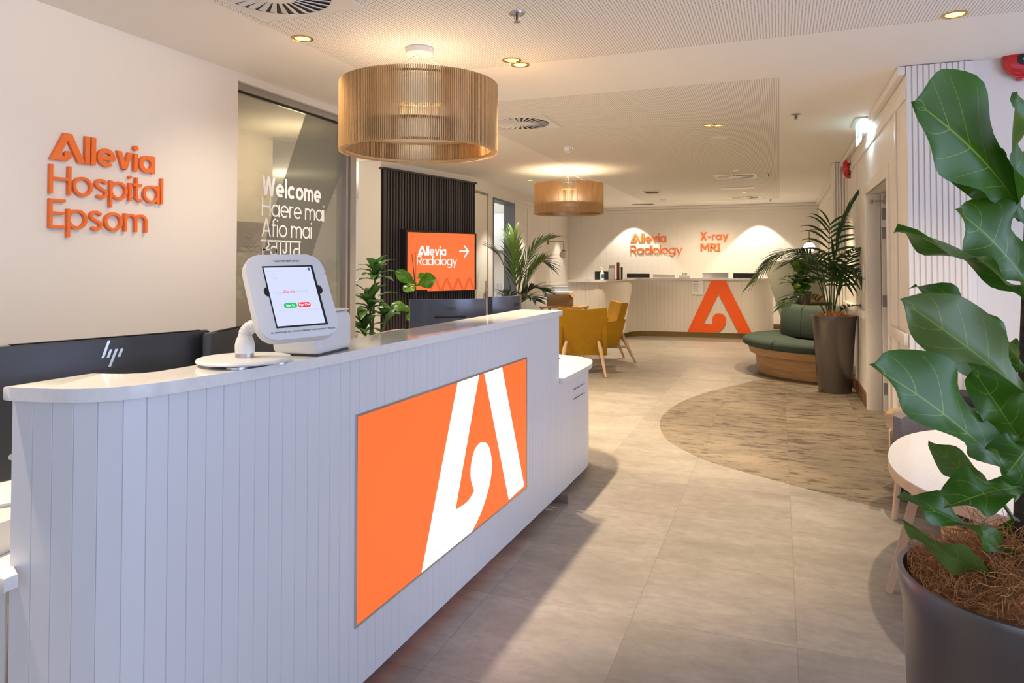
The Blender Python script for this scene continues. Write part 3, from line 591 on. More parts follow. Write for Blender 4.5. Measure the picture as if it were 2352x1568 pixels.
# exit sign and fire bells
t = thing('exit_sign', 'glowing hanging exit sign beside the right wall above the door', 'exit sign', (.70, 7.25, CEIL))
link('canopy', M().box(-.05, .05, -.24, .24, -.014, -.0005, .003), 'wplastic', t)
link('face', M().box(-.004, .004, -.20, .20, -.19, -.02), 'exit_glow', t, False)
link('edge', M().box(-.006, .006, -.207, -.2, -.19, -.015).box(-.006, .006, .2, .207, -.19, -.015).box(-.006, .006, -.207, .207, -.197, -.19), 'exit_edge', t, False)
pm = frame((-.0055, .10, -.165), V((0, -1, 0)), V((0, 0, 1)))
pic = M().ribbon([(.02, .0), (.05, .045), (.045, .085), (.02, .06)], .014, 0, .001, False, pm).ribbon([(.05, .045), (.075, .02), (.095, .03)], .014, 0, .001, False, pm).prism([(.05+.013*math.cos(k), .108+.013*math.sin(k)) for k in [i*.52 for i in range(12)]], 0, .001, pm).ribbon([(.12, 0), (.12, .12), (.18, .12), (.18, 0)], .01, 0, .001, False, pm)
link('pictogram', pic, 'exit_green', t, False)
point('exit_glow', (.745, 7.25, 2.60), 2.2, (.70, .85, 1), .05)
b0 = onY(2342, 143, 5.33)
def bell(loc, rot, label):
    t = thing('fire_bell', label, 'fire bell', loc, group='red fire bells'); t.rotation_euler = rot
    mx = MX.Rotation(R(90), 4, 'X')
    link('gong', M().lathe([(.105, .035), (.108, .045), (.100, .065), (.075, .082), (.035, .088), (.001, .088)], 40, mx=mx), 'red', t)
    link('backbox', M().lathe([(.001, .001), (.07, .001), (.07, .035), (.001, .035)], 24, mx=mx).box(-.02, .02, -.036, -.001, -.12, -.06, .004), 'red', t)
    cc = link('centre_disc', M().lathe([(.001, .0905), (.034, .0905), (.036, .087)], 28, mx=mx), 'black', t); link('bolt', M().lathe([(.001, .096), (.008, .096), (.009, .0905)], 12, mx=mx), 'steel', t)
bell((b0.x, 5.339, b0.z), (0, 0, 0), 'red fire bell on the wall at the top right corner')
bell((RX-.001, 9.26, 2.537), (0, 0, R(-90)), 'small looking red fire bell on right wall above the palm')
# ================================================================ NEAR RECEPTION COUNTER
slab = [(-1.197, 4.02), (-1.2178, 3.2), (-1.2382, 2.4), (-1.252, 1.86), (-1.278, 1.53), (-1.303, 1.36), (-1.325, 1.25), (-1.362, 1.165), (-1.42, 1.117), (-1.50, 1.09), (-1.605, 1.073)]
so = [(p.x, p.y) for p in spline(slab, 8)]
inn = [(p.x, p.y) for p in spline([(-1.60, 1.282), (-1.488, 1.325), (-1.468, 1.47), (-1.462, 2.1), (-1.455, 4.02)], 8)]
desk = thing('reception_counter', 'white grooved reception counter with curved end in the foreground', 'reception counter', (-1.4, 2.6, 0))
def cpart(name, m, mt, **k): o = link(name, m, mt, desk, **k); o.location = (1.4, -2.6, 0); return o
def offs(pts, d):
    out = []; n = len(pts)
    for i in range(n):
        a, b = V((*pts[max(i-1, 0)], 0)), V((*pts[min(i+1, n-1)], 0)); t_ = (b-a).normalized(); out.append((pts[i][0]+t_.y*d, pts[i][1]-t_.x*d))
    return out
pan = offs(so, .022)                                             # inset towards the staff side
def resample(pts, step):
    out = [V((*pts[0], 0))]; acc = 0
    for a, b in zip(pts, pts[1:]):
        a, b = V((*a, 0)), V((*b, 0)); L = (b-a).length; d = step-acc
        while d <= L: out.append(a+(b-a)*(d/L)); d += step
        acc = L-(d-step)
    if (out[-1]-V((*pts[-1], 0))).length > .012: out.append(V((*pts[-1], 0)))
    else: out[-1] = V((*pts[-1], 0))
    return out
def grooved(path, z0, z1, pitch, gw=.003, gd=.0028, side=1, m=None):
    m = m or M(); c = resample(path, pitch); prof = []
    for i in range(len(c)-1):
        d = (c[i+1]-c[i]); L = d.length; d.normalize(); nrm = V((-d.y, d.x, 0))*side
        a = c[i]+d*gw/2; b = c[i+1]-d*gw/2
        prof += [c[i]-nrm*gd, a, a+(b-a)*.33, a+(b-a)*.67, b]
    vs = []; fs = []
    for p in prof: vs += [(p.x, p.y, z0), (p.x, p.y, z1)]
    for i in range(len(prof)-1): fs.append((2*i, 2*i+2, 2*i+3, 2*i+1))
    return m.add(vs, fs)
# main panel follows the slab; the low return is at wheelchair height
low = [(p.x, p.y) for p in spline([(-1.219, 4.015), (-1.212, 4.45), (-1.215, 4.66), (-1.26, 4.84), (-1.36, 4.96), (-1.55, 5.03), (-1.95, 5.05)], 8)]
fp = [(-1.219, 4.02)]+pan
cpart('front_panel', grooved(fp, .05, 1.099, .05), 'panel', ang=20, recalc=False)
cpart('low_front_panel', grooved(low[::-1], .05, .699, .05), 'panel', ang=20, recalc=False)
lp = [(-1.625, 1.10), (-2.6, 1.06)]
cpart('side_front_panel', grooved(lp, .05, .69, .05), 'panel', ang=20, recalc=False)
cpart('countertop', M().prism(so+inn, 1.10, 1.13, bev=.003), 'stone', ang=30)
ltop = [(p.x, p.y) for p in spline([(-1.19, 4.028), (-1.185, 4.45), (-1.193, 4.68), (-1.24, 4.87), (-1.35, 5.0), (-1.55, 5.07), (-1.95, 5.08)], 8)]
cpart('low_countertop', M().prism(ltop+[(-1.95, 4.028)], .70, .73, bev=.003), 'stone', ang=30)
cpart('back_panel', M().prism([(p[0]+.012, p[1]) for p in inn[:-1]]+[(-1.443, 4.015), (-1.425, 4.015)]+[(p[0]+.03, p[1]) for p in inn[:-1]][::-1], .05, 1.099), 'panel', smooth=False)
cpart('end_panel', M().box(-1.442, -1.222, 4.0, 4.02, .731, 1.099).box(-1.60, -1.59, 1.10, 1.28, .05, 1.099), 'panel', smooth=False)
ws = M().prism([(-2.6, 1.035), (-1.55, 1.045), (-1.55, 1.075), (-1.602, 1.097), (-1.602, 1.285), (-1.49, 1.34), (-1.472, 1.48), (-1.465, 4.02), (-1.465, 4.9), (-2.15, 4.9), (-2.15, 1.95), (-2.6, 1.95)], .70, .73, bev=.002)
cpart('work_surface', ws, 'stone', ang=30)
kp = offs(fp, .05); kl = offs(low[::-1], .05)
kk = M()
for path in (kp, kl): kk.add([(x, y, z) for x, y in path for z in (0, .05)], [(2*i, 2*i+2, 2*i+3, 2*i+1) for i in range(len(path)-1)])
kk.box(-1.9, -1.88, 4.1, 4.9, 0, .05)
cpart('kick_plate', kk, 'kick', recalc=False, smooth=False)
cpart('slot_vent', M().box(-1.2125, -1.2055, 4.30, 4.56, .615, .617).box(-1.2125, -1.2055, 4.30, 4.56, .555, .557), 'signgrey', smooth=False)
# backlit sign panel on the counter front
PA, PB = V((-1.2687, 1.95, 0)), V((-1.2287, 3.52, 0))
SP, SQ = online(817, 1200, PA, PB), online(1208.5, 960, PA, PB)
SZ0 = (online(818, 1449, PA, PB).z+online(1208, 1113, PA, PB).z)/2; SH = (online(818, 956, PA, PB).z+online(1207, 821, PA, PB).z)/2-SZ0
SP.z = SQ.z = 0
sdir = (SQ-SP).normalized(); sfr = frame((SP.x, SP.y, SZ0), sdir, V((0, 0, 1)))
def sg(zx, zy, s=2.178, ox=760, oy=780): p = sfr.inverted() @ online(ox+zx/s, oy+zy/s, SP, SQ); return (p.x, p.y)
SW = (SQ-SP).length
t = thing('illuminated_sign', 'orange backlit panel with white letter mark on the counter front', 'sign'); t.matrix_world = sfr
link('frame', M().ribbon([(0, 0), (SW, 0), (SW, SH), (0, SH)], .008, -.004, .004, True), 'silver', t, False)
orange_face = link('orange_face', M().box(.004, SW-.004, .004, SH-.004, -.004, .002), 'orange_glow', t, False)
clampz = lambda q: (q[0], min(max(q[1], .0045), SH-.0045))
La = [(632, 208), (738, 172), (619, 853)]; Lb = [(640, 838), (680, 810), (706, 772), (715, 752)]
Lc = [(703, 720), (697, 680), (698, 640), (705, 590), (720, 545), (742, 517), (760, 512), (780, 522), (793, 555), (801, 600), (802, 640), (795, 700), (783, 755), (765, 815), (745, 870), (722, 920), (700, 962)]
la = [sg(*p) for p in La]; lb_ = [(p.x, p.y) for p in spline([sg(*p) for p in [La[2]]+Lb], 4)][1:]; lc = [(p.x, p.y) for p in spline([sg(*p) for p in [Lb[-1]]+Lc], 4)][1:]
link('letter_mark', M().prism([clampz(q) for q in la+lb_+lc+[sg(452, 1178)]], .0021, .0035).prism([clampz(sg(*p)) for p in ((765, 163), (853, 132), (964, 730), (888, 800))], .0021, .0035), 'white_glow', orange_face, False)
# ---- hospital name on the left wall
nm = thing('hospital_sign', 'raised orange three line hospital name on the left wall', 'sign', (WX, 2.52, 1.62))
def wword(parent, base, txt, cap, wt, width, z, depth, mt, name='word', y0=0.):
    tmp = M(); L = lettering(tmp, txt, 1, wt, MX.Identity(4), .001); tmp.bm.free()
    m = M(); lettering(m, txt, cap, wt, base @ MX.Translation((y0, z, .003)) @ MX.Diagonal((width/(L*cap), 1, 1, 1)), depth); return link(name, m, mt, parent, False)
wword(nm, wx, '@llevia', .145, .165, .655, .315, .018, 'orange')
wword(nm, wx, 'Hospital', .15, .10, .715, .14, .018, 'orange')
wword(nm, wx, 'Epsom', .15, .10, .605, -.035, .018, 'orange')
# ================================================================ FAR RECEPTION DESK
FY = 13.93
fd = thing('reception_desk', 'cream curved reception desk at the far end with orange letter mark', 'reception counter', (-1.6, 14.2, 0))
def fpart(name, m, mt, **k): o = link(name, m, mt, fd, **k); o.location = (1.6, -14.2, 0); return o
WL = onY(1305, 650, 11.6).x; wr = -2.76
fpath = [(WL, 11.62), (wr-.18, 11.60)] + arc(wr-.18, 11.78, .18, -90, 0, 6) + [(wr, 12.6), (wr+.02, 13.3)] + arc(wr+.62, 13.33, .60, 180, 90, 10)[:0] + [(p.x, p.y) for p in spline([(wr+.02, 13.3), (wr+.06, 13.62), (wr+.18, 13.82), (wr+.42, FY), (-1.6, FY+.05), (-.62, FY+.12), (-.36, FY+.20), (-.2, FY+.40), (-.12, FY+.70), (-.12, FY+1.2)], 6)][1:]
fpath = [p for i, p in enumerate(fpath) if i == 0 or (V((*p, 0))-V((*fpath[i-1], 0))).length > .01]
fpart('front_panel', grooved(fpath, .10, 1.10, .075, .004, .004, -1), 'cream', ang=20, recalc=False)
outer = offs(fpath, .03); innr = offs(fpath, -.38)
tp = M(); vs = []; fs = []
for a, b in zip(outer, innr): vs += [(*a, 1.10), (*a, 1.135), (*b, 1.10), (*b, 1.135)]
for i in range(len(outer)-1): a = 4*i; b = a+4; fs += [(a, a+1, b+1, b), (a+1, a+3, b+3, b+1), (a+3, a+2, b+2, b+3), (a+2, a, b, b+2)]
fs += [(0, 1, 3, 2), (4*len(outer)-4, 4*len(outer)-2, 4*len(outer)-1, 4*len(outer)-3)]
fpart('countertop', tp.add(vs, fs), 'stone', smooth=False)
kf = offs(fpath, -.03)
fpart('kick_plate', M().add([(x, y, z) for x, y in kf for z in (0, .10)], [(2*i, 2*i+2, 2*i+3, 2*i+1) for i in range(len(kf)-1)]), 'brass', ang=60)
fpart('work_surface', M().box(-2.6, -.3, FY+.45, FY+1.1, .70, .73).box(WL, wr-.3, 11.9, FY+1.1, .70, .73), 'stone', smooth=False)
fpart('end_panel', M().box(WL-.001, WL+.03, 11.63, 12.0, .05, 1.10), 'cream', smooth=False)
ql = onY(1578.6, 760.2, FY+.03); am = frame((ql.x, FY+.035, .105), V((1.0, .062, 0)), V((0, 0, 1)))
fpart('letter_mark', M().prism(A_UNIT, 0, .012, am @ MX.Scale(.99, 4)), 'orange_deep', smooth=False)
qn = onY(1590, 676, FY+.05)
t = thing('notice_poster', 'white printed notice stuck beside the orange mark on the far desk', 'poster', (qn.x, FY+.035, qn.z)); t.rotation_euler = (0, 0, .06)
link('sheet', M().box(0, .20, -.004, 0, 0, .27), 'paper', t, False)
tx = M(); pm = MX(((1, 0, 0, 0), (0, 0, -1, -.0045), (0, 1, 0, 0), (0, 0, 0, 1)))
for i in range(9): tx.box(.02, .02+.16*random.uniform(.5, 1), .05+i*.02, .054+i*.02, 0, .0006, mx=pm)
link('print', tx.box(.02, .12, .24, .252, 0, .0006, mx=pm), 'maroon', t, False)
# wall lettering above the far desk
fm = MX(((1, 0, 0, 0), (0, 0, -1, 0), (0, 1, 0, 0), (0, 0, 0, 1)))
def fp_(x, y): return onY(x, y, FARY)
a0, a1 = fp_(1448, 556), fp_(1532, 556)
t = thing('radiology_lettering', 'orange two line radiology name on the far wall', 'lettering', (a0.x, FARY, fp_(1448, 583).z))
wword(t, fm, '@llevia', .20, .155, a1.x-a0.x, fp_(1448, 554.5).z-fp_(1448, 581).z, .02, 'orange')
wword(t, fm, 'Radiology', .20, .09, fp_(1569, 580).x-a0.x, 0.0, .02, 'orange')
a0, a1 = fp_(1609, 550), fp_(1674, 550)
t = thing('services_lettering', 'bold orange list of two scan types on the far wall', 'lettering', (a0.x, FARY, fp_(1609, 577).z))
wword(t, fm, 'X-ray', .175, .17, a1.x-a0.x, fp_(1609, 550).z-fp_(1609, 576).z, .02, 'orange')
wword(t, fm, 'MRI', .175, .17, fp_(1657, 576).x-fp_(1610, 576).x, 0.0, .02, 'orange')
# ---- things on the far desk
CT = 1.1352
def on_desk(px, depthY): r = onY(px, 638, depthY); return V((r.x, depthY, CT))
q = on_desk(1383, 11.85)
t = thing('sanitiser_bottle', 'clear pump bottle with blue label on the far desk wing', 'bottle', q); link('bottle', M().lathe([(.001, 0), (.032, 0), (.034, .01), (.034, .12), (.014, .15), (.014, .165), (.001, .165)], 20), 'wplastic', t); link('label', M().lathe([(.0345, .03), (.0345, .10)], 20, R(-100), R(40)), 'blue', t); link('pump', M().cyl((0, 0, .165), (0, 0, .215), .008, n=10).box(-.035, .01, -.008, .008, .205, .22, .003), 'wplastic', t)
q = on_desk(1389, 12.25)
t = thing('card_terminal', 'small black box behind the pump bottle on the far desk', 'box', q); link('body', M().box(-.17, .12, -.05, .05, 0, .135, .008), 'black', t); link('lid', M().box(-.165, .115, -.055, .045, .1351, .142, .003), 'matte_black', t)
q = on_desk(1405, 11.95)
t = thing('brochure_holder', 'clear holder of leaflets beside the pump bottle', 'leaflet holder', q); link('holder', M().box(-.05, .05, -.03, .03, 0, .02, .003).box(-.05, .05, -.032, -.028, .02, .2), 'silver', t); link('leaflets', M().box(-.045, .045, -.02, .02, .02, .25), 'signgrey', t, False)
q = on_desk(1420, 12.1)
t = thing('pull_up_tube', 'tall dark maroon stand next to the leaflet holder', 'display stand', q); link('stem', M().box(-.022, .022, -.022, .022, .01, .30, .004), 'maroon', t); link('foot', M().box(-.04, .04, -.03, .03, 0, .0099), 'black', t, False)
q = on_desk(1428, 12.3)
t = thing('pen_tube', 'slim dark green tube right of the maroon stand', 'tube', q); link('tube', M().cyl((0, 0, 0), (0, 0, .20), .018, n=16), 'potdark', t); link('cap', M().cyl((0, 0, .20), (0, 0, .215), .019, n=16), 'black', t)
def screen_back(px0, px1, ptop, Y, mt, label, tilt=0.):
    a, b = onY(px0, ptop, Y), onY(px1, ptop, Y); w_ = b.x-a.x
    t = thing('monitor', label, 'monitor', ((a.x+b.x)/2, Y, .731), group='monitors on the far desk')
    H = a.z-.731
    link('housing', M().box(-w_/2, w_/2, -.02, .02, max(H-.36, .06), H, .008), mt, t); link('screen', M().box(-w_/2+.01, w_/2-.01, .0201, .022, max(H-.35, .07), H-.01), 'black', t, False)
    link('stand', M().cyl((0, 0, .012), (0, 0, max(H-.30, .1)), .02, n=12).box(-.12, .12, -.08, .08, 0, .012, .003), 'black', t)
screen_back(1440, 1492, 628, 14.6, 'black', 'black monitor leftmost on the far desk top edge'); screen_back(1500, 1552, 629, 14.65, 'wplastic', 'cream coloured low screen left of the tissue box'); screen_back(1613, 1673, 626, 14.6, 'silver', 'silver monitor above the orange mark'); screen_back(1684, 1740, 627, 14.6, 'black', 'black monitor rightmost, near the palm tip')
q = on_desk(1573, 14.12)
t = thing('tissue_box', 'white tissue box on the far desk left of the orange mark', 'tissue box', q); link('box', M().box(-.11, .11, -.055, .055, 0, .055, .004), 'wplastic', t)
ts = M(); ts.add([(-.05+.1*i/6, .015*math.sin(i*1.7), z+.012*math.sin(i*2.3)*(z > .06)) for z in (.053, .10) for i in range(7)], [(i, i+1, 8+i, 7+i) for i in range(6)]); link('tissue', ts, 'paper', t)
# ================================================================ SCREEN ON THE SLATTED WALL
c = [at(928, 532, 9.25), at(1093, 538, 10.02), at(1087, 665, 10.02), at(925, 670, 9.25)]
tvx = ((c[1]-c[0])+(c[2]-c[3])); tw = tvx.length/2; tvy = ((c[0]-c[3])+(c[1]-c[2])); thh = tvy.length/2
tvf = frame(sum(c, V((0, 0, 0)))/4, tvx, V((0, 0, 1)))
t = thing('wall_screen', 'orange direction screen angled out from the dark slatted wall', 'screen'); t.matrix_world = tvf
link('housing', M().box(-tw/2-.012, tw/2+.012, -thh/2-.012, thh/2+.012, -.05, -.002, .004), 'black', t)
disp = link('display', M().box(-tw/2, tw/2, -thh/2, thh/2, -.002, .001), 'orange_screen', t, False)
def tv(x, y): p = tvf.inverted() @ ((lambda r: EYE + r*((tvf.translation-EYE).dot(tvf.col[2].to_3d())/r.dot(tvf.col[2].to_3d())))(ray(x, y))); return V((p.x, p.y, .0012))
I4 = MX.Identity(4)
a, b = tv(959, 586), tv(1025, 585); m1 = tv(957, 609)
wword(disp, MX.Translation(a), '@llevia', .125, .155, b.x-a.x, 0, .001, 'white_screen', 'caption'); wword(disp, MX.Translation(V((m1.x, m1.y, .0012))), 'Radiology', .125, .085, tv(1050, 610).x-m1.x, 0, .001, 'white_screen', 'caption')
r0, r1, r2, r3 = tv(1055, 577), tv(1075, 577), tv(1066, 564), tv(1066, 591)
link('arrow', M().ribbon([r0, r1], .02, .0012, .0022).ribbon([r2, r1+V((.004, 0, 0)), r3], .02, .0012, .0023), 'white_screen', disp, False)
pat = M()
for k in range(4): pat.prism([(p[0], p[1]) for p in ((0, 0), (.459, 1), (.718, 1), (1.191, 0), (.955, 0), (.586, .745), (.24, 0))], .0063, .0075, MX.Translation((tw*(-.16+k*.165), -thh/2+.004, 0)) @ MX.Scale(.17, 4))
link('pattern', pat, 'orange_dim', disp, False)
link('bracket', M().box(-.18, .05, -.12, .12, -.16, -.051, .004), 'black', t)
sb = smx.inverted()
def sl2(x, y): p = sb @ online(x, y, S0, S1); return p.x, p.y
bx0, bz1 = sl2(910, 527); bx1, _ = sl2(1074, 533); _, bz0 = sl2(910, 672)
t = thing('screen_surround', 'black box frame behind the orange wall screen', 'frame', S0); t.rotation_euler = (0, 0, math.atan2(sd.y, sd.x))
link('frame_box', M().box(bx0, bx0+.03, -.16, -.061, bz0, bz1).box(bx1-.03, bx1, -.16, -.061, bz0, bz1).box(bx0+.03, bx1-.03, -.16, -.061, bz1-.03, bz1).box(bx0+.03, bx1-.03, -.16, -.061, bz0, bz0+.03), 'black', t, False)
link('back_plate', M().box(bx0+.03, bx1-.03, -.07, -.0605, bz0+.03, bz1-.03), 'matte_black', t, False)
# ================================================================ NEAR COUNTER: EQUIPMENT
def flat_monitor(p0, p1, zt, hgt, label, mt, logo):
    d = (V((p1[0], p1[1], 0))-V((p0[0], p0[1], 0))); L = d.length
    t = thing('monitor', label, 'monitor', (p0[0], p0[1], .7305), math.atan2(d.y, d.x)); z1 = zt-.7305; z0 = z1-hgt
    link('housing', M().box(0, L, 0, .028, z0, z1, .008), mt, t); link('screen', M().box(.008, L-.008, .0281, .031, z0+.015, z1-.008), 'black', t, False)
    link('vent_slot', M().box(.05, L-.03, .004, .018, z1-.0005, z1+.0012), 'slat_back', t, False)
    link('stand', M().box(L/2-.03, L/2+.03, .029, .06, .012, z0+.12, .005).box(L/2-.12, L/2+.12, -.02, .16, 0, .012, .004), 'black', t)
    return t, L, z0, z1
# screen backs face the visitor
h0, h1 = atz(-30, 797, 1.20), atz(484, 757, 1.20)
t, L, z0, z1 = flat_monitor(h0, h1, 1.20, .335, 'black flat monitor with mirror logo nearest behind the counter end', 'mon', True)
mi = t.matrix_basis.inverted()
def hp(x, y): q = online(x, y, h0, h1); return (MX.Translation(V((h0.x, h0.y, .7305))) @ MX.Rotation(math.atan2(h1.y-h0.y, h1.x-h0.x), 4, 'Z')).inverted() @ q
def hpz(zx, zy): q = hp(zx*620/2352, 740+zy*620/2352); return (q.x, q.z)
lg = M(); lm = MX(((1, 0, 0, 0), (0, 0, -1, -.0008), (0, 1, 0, 0), (0, 0, 0, 1)))
for qd in (((938, 157), (960, 157), (905, 310), (880, 312)), ((955, 234), (977, 234), (950, 306), (927, 307)), ((1002, 231), (1026, 230), (965, 385), (941, 386)), ((1050, 228), (1073, 226), (1046, 299), (1021, 301))):
    lg.prism([hpz(*p) for p in qd], 0, .001, lm)
link('logo', lg, 'logo_lit', t, False)
pa = hp(210, 852)
link('cover', M().box(pa.x, pa.x+.13, -.001, .0001, z0+.02, pa.z-.0), 'mon', t, False)
link('lock_slot', M().cyl((.055, -.002, z0+.06), (.055, .001, z0+.06), .008, n=14), 'silver', t)
h2, h3 = atz(486, 765, 1.195), atz(600, 741, 1.195); h3 = h2+(h3-h2)*1.6
flat_monitor(h2, h3, 1.195, .33, 'black flat monitor half hidden behind the tablet kiosk', 'mon', False)
def curved_monitor(pl, pr, zt, label):
    d = V((pr.x-pl.x, pr.y-pl.y, 0)); L = d.length
    t = thing('curved_monitor', label, 'monitor', (pl.x, pl.y, .7305), math.atan2(d.y, d.x), 'curved slate monitors'); z1 = zt-.7305; z0 = z1-.36
    n = 16; vs = []; fs = []
    for i in range(n+1):
        u = i/n; b = -.07*4*u*(1-u); vs += [(u*L, b, z0), (u*L, b, z1), (u*L, b+.03, z0), (u*L, b+.03, z1)]
    for i in range(n): a = 4*i; b = a+4; fs += [(a, b, b+1, a+1), (a+1, b+1, b+3, a+3), (a+3, b+3, b+2, a+2), (a+2, b+2, b, a)]
    fs += [(0, 1, 3, 2), (4*n, 4*n+2, 4*n+3, 4*n+1)]
    link('shell', M().add(vs, fs), 'mon2', t, ang=30)
    link('vent_slot', M().box(L*.30, L*.70, -.0712, -.060, z1-.105, z1-.098), 'slat_back', t, False)
    link('stand', M().box(L/2-.035, L/2+.035, .0, .03, .012, z0+.12, .005).box(L/2-.13, L/2+.13, -.05, .15, 0, .012, .004), 'black', t)
    link('brand_text', text_mesh(M(), 'PHILIPS', .022, MX.Translation((L*.5, -.0712, z1-.06)) @ fm, .0006, 'CENTER'), 'mon', t, False)
ca, cb, cc_ = atz(942, 687, 1.20), atz(1117, 683, 1.205), at(1195, 670, 4.55)
curved_monitor(ca, cb, 1.20, 'curved slate monitor back on the left of the far pair'); curved_monitor(cb+V((.02, .05, 0)), V((cc_.x, cc_.y, 0)), 1.207, 'curved slate monitor back on the right of the far pair')
# tablet kiosk
k0 = atz(562, 826, 1.142); k0 = V((-1.36, k0.y, 1.1302))
k0 = atz(562, 829, 1.138)
t = thing('tablet_kiosk', 'white sign-in tablet kiosk on a round base on the counter', 'tablet stand', (k0.x, k0.y, 1.1302))
link('base', M().lathe([(.001, .006), (.10, .006), (.122, .009), (.124, .013), (.120, .018), (.001, .019)], 48), 'wplastic', t)
for a in range(4): link('foot', M().lathe([(.001, 0), (.028, 0), (.028, .0059), (.001, .0059)], 18, c=(.085*math.cos(a*1.57+.5), .085*math.sin(a*1.57+.5))), 'silver', t)
link('collar', M().lathe([(.001, .019), (.024, .019), (.024, .03), (.001, .03)], 28), 'steel', t)
link('neck_cuff', M().lathe([(.025, .03), (.026, .05), (.023, .065), (.018, .076), (.001, .076)], 28), 'wplastic', t)
kc = at(677.9, 678.5, 1.93)                                         # centre of the screen housing
wv = V((.464, .886, .02)); upv = V((-.444, .213, .87))
kf_ = frame(kc, wv, upv); kl_ = t.matrix_basis.copy(); kl_ = MX.Translation(-V((k0.x, k0.y, 1.1302))) @ kf_
bk = kl_ @ V((-.045, -.055, -.028)); nb = (kl_.to_3x3() @ V((0, 0, 1))).normalized()
b0_, b1_, b2_, b3_ = V((0, 0, .070)), V((-.004, .004, .125)), bk-nb*.035+V((0, 0, -.012)), bk
sp_ = [b0_*(1-u)**3+b1_*3*u*(1-u)**2+b2_*3*u*u*(1-u)+b3_*u**3 for u in [i/60 for i in range(61)]]
link('gooseneck', M().tube(sp_, [.0185 if i % 4 else .0168 for i in range(61)], 20), 'wplastic', t, ang=80)
def rrect(w_, h_, r_, n=8, bul=0.):
    pts = []
    for cx_, cy_, a in ((w_/2-r_, h_/2-r_, 0), (-w_/2+r_, h_/2-r_, 90), (-w_/2+r_, -h_/2+r_, 180), (w_/2-r_, -h_/2+r_, 270)): pts += arc(cx_, cy_, r_, a, a+90, n)
    return [(x*(1+bul*(1-(2*y/h_)**2)), y*(1+bul*(1-(2*x/w_)**2))) for x, y in pts]
HW, HH = .222, .250
link('housing', M().prism([(x-.006, y+.002) for x, y in rrect(HW, HH, .040, 8, .028)], -.03, 0, kl_, .004), 'wplastic', t, ang=35)
link('tablet_bezel', M().box(-.073, .073, -.093, .093, .0002, .0008, mx=kl_).prism([(.073+.011*math.cos(a), .015+.014*math.sin(a)) for a in [i*.35 for i in range(18)]], .0002, .0009, kl_).prism([(-.073+.011*math.cos(a), .015+.014*math.sin(a)) for a in [i*.35 for i in range(18)]], .0002, .0009, kl_), 'black', t, False)
kdisp = link('display', M().box(-.0695, .066, -.088, .088, .0009, .0012, mx=kl_), 'tablet_screen', t, False)
z_ = .0013
def kt(name, s, size, x, y, mt, al='CENTER', dz=0., bold=0.): link(name, text_mesh(M(), s, size, kl_ @ MX.Translation((x*.88, y*.87, z_+dz)), .0001, al, bold), mt, kdisp if 'label' not in name else t, False)
kt('header_label', 'THEATRE REPS ONLY', .0080, .0, .121, 'ink', dz=-.0008); kt('footer_label', 'ALL REPS PLEASE PUT TRACEY JOHNS AS YOUR CONTACT PERSON', .0060, .0, -.123, 'ink', dz=-.0008)
lgm = M(); lettering(lgm, '@llevia', .0085, .13, kl_ @ MX.Translation((-.032, .008, z_)), .0001); link('screen_logo', lgm, 'scr_pink', kdisp, False)
lgm = M(); lettering(lgm, 'Hospital', .0085, .07, kl_ @ MX.Translation((.001, .008, z_)), .0001); lettering(lgm, 's', .0085, .07, kl_ @ MX.Translation((.036, .008, z_)), .0001); link('screen_logo', lgm, 'scr_grey', kdisp, False)
bb = link('sign_in_button', M().prism([(x-.0205, y-.0295) for x, y in rrect(.037, .015, .0074, 5)], z_, z_+.0002, kl_), 'scr_green', kdisp, False); kt('button_text', 'Sign In', .009, -.024, -.037, 'white_screen', dz=.0004)
bb = link('sign_out_button', M().prism([(x+.019, y-.0295) for x, y in rrect(.037, .015, .0074, 5)], z_, z_+.0002, kl_), 'scr_red', kdisp, False); kt('button_text', 'Sign Out', .009, .022, -.037, 'white_screen', dz=.0004)
kt('screen_text', 'Welcome. Please return your temporary access card to reception before signing', .0034, 0, -.052, 'scr_grey')
for i, s in enumerate(('Welcome to Allevia', 'Hospital', 'you can also use', 'your own', 'smartphone', 'to sign in')): kt('screen_text', s, .0042, -.053, .086-i*.0055, 'scr_grey')
for i, s in enumerate(('Tap the camera app', 'on your phone and', 'hold it')): kt('screen_text', s, .0036, -.050, .012-i*.005, 'scr_grey')
link('help_icon', M().prism([(.059+.0045*math.cos(i*.4), .080+.0045*math.sin(i*.4)) for i in range(16)], z_, z_+.0002, kl_), 'scr_blue', kdisp, False)
# label printer
q = atz(688, 812, 1.1302)
t = thing('label_printer', 'white label printer on the counter behind the tablet kiosk', 'printer', (-1.345, 1.83, 1.1302), R(96))
link('body', M().box(-.105, .105, -.08, .08, .004, .125, .022, seg=4), 'wplastic', t); link('base', M().box(-.095, .095, -.07, .07, 0, .006), 'signdark', t, False)
link('output_slot', M().box(-.085, -.02, -.0815, -.03, .095, .1262, .003), 'black', t); link('teeth', M().box(-.08, -.025, -.083, -.081, .104, .108).box(-.08, -.025, -.083, -.081, .114, .118), 'steel', t, False); link('lid', M().box(-.01, .10, -.07, .07, .1255, .131, .004), 'wplastic', t)
# low worktop items at the left edge
q = atz(8, 1150, .735)
t = thing('paper_stack', 'stack of white paper on the low worktop at the left edge', 'paper', (-1.76, 1.14, .7305), R(4)); 
link('sheets', M().box(-.13, .075, -.06, .09, 0, .075, .002), 'paper', t); link('cover_sheet', M().box(-.12, .07, -.055, .08, .0751, .0757), 'wplastic', t, False)
cb_ = M().tube([(-1.95, 1.16, .734), (-1.8, 1.155, .735), (-1.68, 1.165, .734), (-1.62, 1.185, .734)], .0028, 8); o = link('power_cable', cb_, 'black'); setp(o, 'thin black cable lying on the low worktop at the left edge', 'cable')
